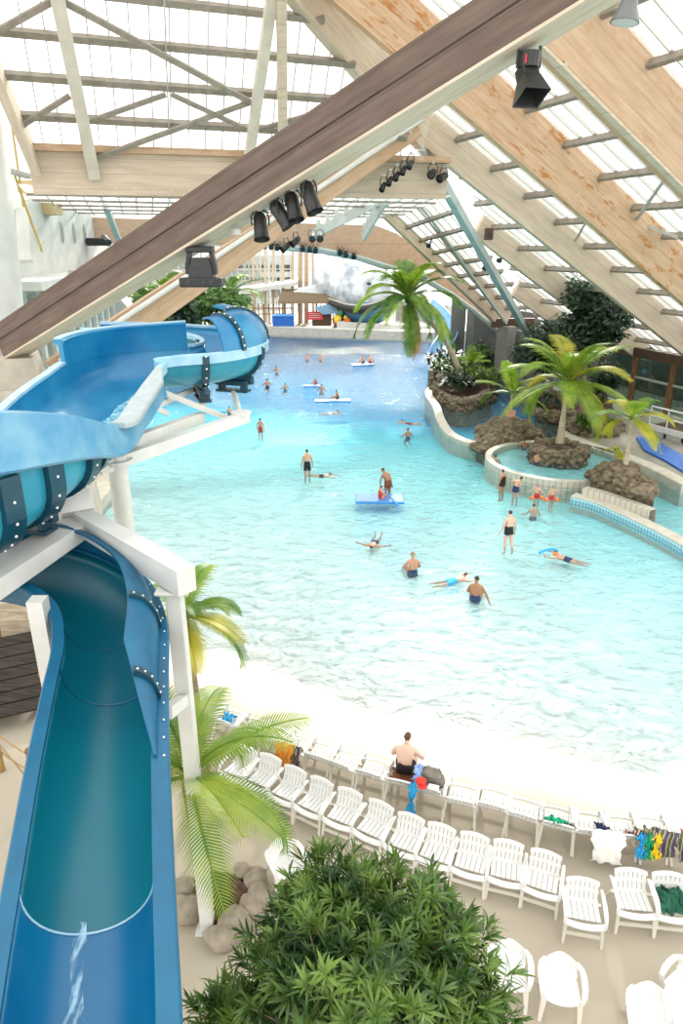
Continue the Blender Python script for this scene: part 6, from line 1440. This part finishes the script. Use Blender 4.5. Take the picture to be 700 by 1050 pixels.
# round pool and its wall
def rp_(x, y, label, rz=0, up=.3, sk=0, h=1.5, **k):
    p = G(x, y, .22); return person(label, (p.x, p.y, .22+up-h), rz, TREAD, skin=sk, wear='navy', scale=h/1.75, fingers=False, **k)
rp_(508, 471, 'swimmer head inside the left rim of the round pool', up=.26)
p = G(550, 473, .22); person('bather sitting inside the round pool left of the rock drum', (p.x, p.y, -.1), -.9, SITF, skin=1, hair=1, wear='navy', scale=.9)
for x, y, lb, sk in ((537, 457, 'shaded bather at the rim between the jagged rocks and the round pool, left of two', 2), (549, 457, 'shaded bather at the rim between the jagged rocks and the round pool, right of two', 2)): rp_(x, y, lb, up=.42, sk=sk)
wade(514, 503, .6, 'bather with black swimsuit leaning on the tiled wall of the round pool', h=1.55, skin=1, wear='black', kind='suit')
wade(528, 508, -.5, 'bather with bare tanned back leaning on the tiled wall of the round pool', h=1.5, skin=0, wear='navy', over=dict(che=(.1, .05, 1.27, .135), nec=(.16, .08, 1.41, .052), h0=(.18, .12, 1.46, .062), h1=(.2, .14, 1.53, .088), h2=(.21, .14, 1.61, .058), nos=(.2, .23, 1.5, .018)))
for x, y, lb, rz in ((550, 511, 'child with orange armbands at the tiled wall, left of two', 2.6), (565, 513, 'child with orange armbands at the tiled wall, right of two', -2.7)):
    wade(x, y, rz, lb, h=1.2, skin=0, wear='red', eyes=True, over=dict(elL=(-.34, .06, 1.28, .044), wrL=(-.45, .2, 1.22, .03), paL=(-.5, .25, 1.22, .032), elR=(.34, .06, 1.28, .044), wrR=(.45, .2, 1.22, .03), paR=(.5, .25, 1.22, .032)))
    p = at(x, y, .02); side = 'left child' if x < 555 else 'right child'
    for s, nm in ((-1, 'left'), (1, 'right')): armband(p+Vector((s*.22-.06, -.08, .02)), 'orange armband on the %s arm of the %s at the tiled wall' % (nm, side), .085)
tread(547, 522, 'swimmer head just below the tiled wall of the round pool', 0, 1, up=.26)
# the man sitting on the chair
o = CH['a8']; mw = Matrix.LocRotScale(o.location, o.rotation_euler, (1, 1, 1)); p = mw @ Vector((0, -.10, .43))
person('shirtless person in dark shorts sitting on a front row chair, seen from behind', tuple(p), o.rotation_euler.z+PI+.08, SIT, skin=3, hair=1, wear='black', kind='shorts', scale=.95, over=dict(pel=(0, 0, .12, .15), che=(0, .06, .50, .15), nec=(.01, .12, .675, .054), h0=(.015, .17, .73, .064), h1=(.02, .20, .80, .09), h2=(.02, .21, .88, .06), nos=(.03, .29, .76, .018), shL=(-.18, .06, .60, .066), shR=(.18, .06, .60, .066), elR=(.36, .14, .36, .046), wrR=(.22, .36, .26, .032), paR=(.17, .43, .23, .034), elL=(-.28, .18, .34, .046)))
# ================================================================== stage lights and other fittings
def spot(label, top, length, dirn, r=.2, group=None, barn=False):
    top = Vector(top); d = Vector(dirn).normalized(); t = T('spotlight', label, 'spotlight', tuple(top), group=group)
    c = top-ZV*.34; R = frame(d, ZV) if abs(d.z) < .95 else frame(d, Vector((0, 1, 0)))
    a, b = c-d*length*.5, c+d*length*.5
    MB().tube([a-d*.06, a, a+d*.08, c, b-d*.02, b], [r*.55, r*.8, r*.92, r*.92, r*1.0, r*1.0], 14).build('housing', M['black'], t, smooth='angle')
    MB().tube([b-d*.02, b+d*.012], r*.86, 14).build('lens', M['lens'], t)
    MB().tube([b, b+d*.10], [r*1.0, r*1.12], 14, caps=False).build('hood', M['black'], t)
    sx = d.cross(ZV); sx = sx.normalized() if sx.length > .01 else Vector((1, 0, 0))
    MB().tube([c+sx*(r*1.15), c+sx*(r*1.2)+ZV*.2, top+sx*r*.8, top-sx*r*.8, c-sx*(r*1.2)+ZV*.2, c-sx*(r*1.15)], .022, 6).build('yoke', M['black'], t)
    MB().box(top+ZV*.04, (.12, .12, .1)).build('clamp', M['steel'], t)
    return t
ub = bup
def onbeam(x, y, k=.45):                                     # point under the soffit of the big beam near the pixel
    best = None
    for i in range(400):
        p = bA.lerp(bB, i/399)+bs*k-bup*.08; r = p-CAM; q = r.dot(Vector((0, CT, -ST))); px_ = 350+F_PX*r.x/q
        if best is None or abs(px_-x) < best[0]: best = (abs(px_-x), p)
    return best[1]
for (x, lb, dn, l, r) in ((266, 'black stage spotlight under the big beam, lowest of the row of four', (.10, -.35, -.9), .50, .185), (287, 'black stage spotlight under the big beam, second lowest of the row of four', (.55, -.15, -.75), .52, .185), (301, 'black stage spotlight under the big beam, second highest of the row of four', (.20, -.35, -.85), .50, .185), (317, 'black stage spotlight under the big beam, highest of the row of four', (.32, -.3, -.85), .56, .19)):
    spot(lb, onbeam(x, 0, .52), l, dn, r, 'stage spotlights under the big beam')
p = onbeam(544, 0, .45)
t = T('floodlight', 'big black floodlight with square snout hanging under the big beam at top right', 'floodlight', tuple(p)); p = p-ZV*.05
MB().tube([p-ZV*.05, p-ZV*.30], [.22, .20], 12).build('swivel_housing', M['black'], t); MB().tube([p+Vector((-.2, 0, .05)), p+Vector((-.22, 0, -.3)), p+Vector((0, 0, -.42)), p+Vector((.22, 0, -.3)), p+Vector((.2, 0, .05))], .028, 6).build('yoke', M['black'], t)
d = Vector((.12, -.45, -.85)).normalized(); R = frame(d, ZV)
MB().bevbox(p-ZV*.42, (.34, .34, .34), .03, R).build('lamp_body', M['black'], t)
MB().loft([[p-ZV*.42+d*a+R @ Vector((0, y*s, z*s)) for y, z in ((-1, -1), (1, -1), (1, 1), (-1, 1))] for a, s in ((.1, .17), (.50, .27), (.48, .25), (.12, .14))], True).build('square_snout', M['black'], t)
MB().box(p-ZV*.42+d*.16, (.02, .26, .26), R).build('lens', M['lens'], t); MB().box(p+Vector((-.1, -.2, -.2)), (.03, .02, .14)).build('red_knob', M['red_plastic'], t)
p = onbeam(205, 0, .40)
t = T('projector', 'black moving head projector hanging under the big beam above the slide', 'projector', tuple(p))
MB().bevbox(p-ZV*.10, (.70, .45, .16), .03).build('base', M['black'], t)
for s in (-1, 1): MB().loft([[p+Vector((s*x+a*.05, b*.14, z)) for a, b in ((-1, -1), (1, -1), (1, 1), (-1, 1))] for x, z in ((.28, -.15), (.36, -.5), (.36, -.72))], True, True).build('yoke_arm', M['black'], t)
MB().loft([[p+Vector((x*w_, y*w_*.7, z)) for x, y in ((-1, -1), (1, -1), (1, 1), (-1, 1))] for w_, z in ((.22, -.3), (.30, -.55), (.33, -.80))], True, True).build('lamp_head', M['black'], t)
MB().bevbox(p+Vector((0, -.05, -.92)), (1.12, .62, .24), .04).build('front_tray', M['black'], t)
for s in (-.3, .1, .3): MB().box(p+Vector((s, -.37, -.9)), (.08, .02, .06)).build('led_lens', M['lens'], t)
p = D(645, 2, 11.6)
t = T('pendant_lamp', 'grey bell shaped lamp hanging at the top right corner', 'lamp', tuple(p))
d = Vector((-.12, 0, -1)).normalized(); MB().tube([p+ZV*.6, p-d*.2, p-d*.12, p, p+d*.12, p+d*.26, p+d*.30], [.05, .06, .12, .14, .17, .24, .25], 16).build('shade', pm('grey_lamp', (.12, .13, .13), None, .35), t, smooth='angle'); MB().tube([p+d*.28, p+d*.305], .22, 16).build('lens', pm('frosted_lens', (.55, .58, .58), None, .3), t)
MB().tube([p+ZV*.5, p+ZV*1.6], .03, 8).build('cable', M['black'], t)
# small white camera box on the big beam
p = onbeam(241, 0, .5)
t = T('camera_box', 'small white box lamp under the big beam right of the projector', 'camera', tuple(p)); MB().bevbox(p-ZV*.16, (.16, .28, .14), .02, rotz(.5)).build('housing', M['white_paint'], t); MB().tube([p-ZV*.1, p+ZV*.02], .02, 6).build('stem', M['steel'], t)
# row of small spots along the pale strut and under the arch
def onstrut(q, dz=-.1): return sA.lerp(sB, q)+Vector((.1, .25, dz))
for i, (x, y) in enumerate(((393, 190), (400, 184), (407, 179), (414, 173), (421, 167))):
    p = PLN(x, y-3, sA, (sB-sA).normalized().cross(ZV)); spot(('small black spot on the pale strut near the joint, %s of five counted from below' % ORD[i]), tuple(p+ZV*.2), .28, (-.3, -.7, -.6), .11, 'small spots on the pale strut')
for i, (x, y, lb) in enumerate(((320, 236, 'left'), (328, 236, 'right'))):
    spot('pair of round black spots below the white bracket, the %s one' % lb, tuple(D(x, y, 36)), .3, (0, -.9, -.4), .17, 'spots under the white bracket')
for i, (x, y) in enumerate(((270, 251), (277, 252), (283, 253), (289, 254), (309, 254), (316, 255), (322, 256), (347, 258), (353, 260), (361, 262))):
    spot('tiny black spot hanging under the arched beam, %s from the left' % ORD[i], tuple(AP(x, y)-U_*.3+ZV*.35), .36, (0, -.9, -.5), .17, 'spots under the arched beam')
for i, (x, y, Z, lb) in enumerate(((293, 246, 30, 'black spot on the pale strut above the thatched hut'), (303, 240, 29, 'small black spot beside the one above the thatched hut'))):
    spot(lb, tuple(D(x, y-2, Z)), .34, (-.6, -.5, -.5), .15)
for x, y, Z, lb, dn in ((444, 172, 28, 'black spot below the roof joint, left of two', (-.3, -.8, -.3)), (455, 176, 28.5, 'black spot below the roof joint, right of two', (-.6, -.6, -.3)), (499, 270, 40, 'black spot on the steel strut halfway down', (-.4, -.7, -.5)), (440, 248, 45, 'small black spot on the far rafter left of the steel strut', (-.2, -.8, -.4)),
        (588, 270, 37, 'grey spot on the white rafter at right', (-.5, -.6, -.5)), (513, 262, 40, 'small dark spot on the rafter side right of the steel strut', (-.3, -.8, -.5))):
    spot(lb, tuple(D(x, y-4, Z)), .38, dn, .16)
t = T('loudspeaker', 'brown loudspeaker box on the rafter right of the steel strut', 'loudspeaker', tuple(D(501, 240, 36))); p = D(501, 240, 36)
MB().bevbox(p, (.42, .36, .58), .03).build('cabinet', M['dark_wood'], t); MB().tube([p+Vector((0, -.18, -.05)), p+Vector((0, -.2, -.05))], .15, 12).build('cone', M['black'], t)
# ================================================================== light
w = bpy.data.worlds.new('sky'); SC.world = w; w.use_nodes = True; nt = w.node_tree
bg = nt.nodes['Background']; bg.inputs[0].default_value = (1.0, .985, .95, 1); bg.inputs[1].default_value = 1.35
sd = bpy.data.lights.new('sun', 'SUN'); sd.energy = 3.8; sd.angle = math.radians(4); sd.color = (1, .94, .84)
so = bpy.data.objects.new('sun', sd); COL.objects.link(so)
so.rotation_euler = Vector((-.10, -.88, -.46)).to_track_quat('-Z', 'Y').to_euler()
SC.view_settings.view_transform = 'Standard'; SC.view_settings.look = 'None'; SC.view_settings.gamma = 1; SC.view_settings.use_curve_mapping = False
SC.view_settings.exposure = .78
SC.cycles.use_denoising = True
SC.cycles.max_bounces = 8; SC.cycles.transparent_max_bounces = 24; SC.cycles.diffuse_bounces = 4; SC.cycles.caustics_reflective = False; SC.cycles.caustics_refractive = False
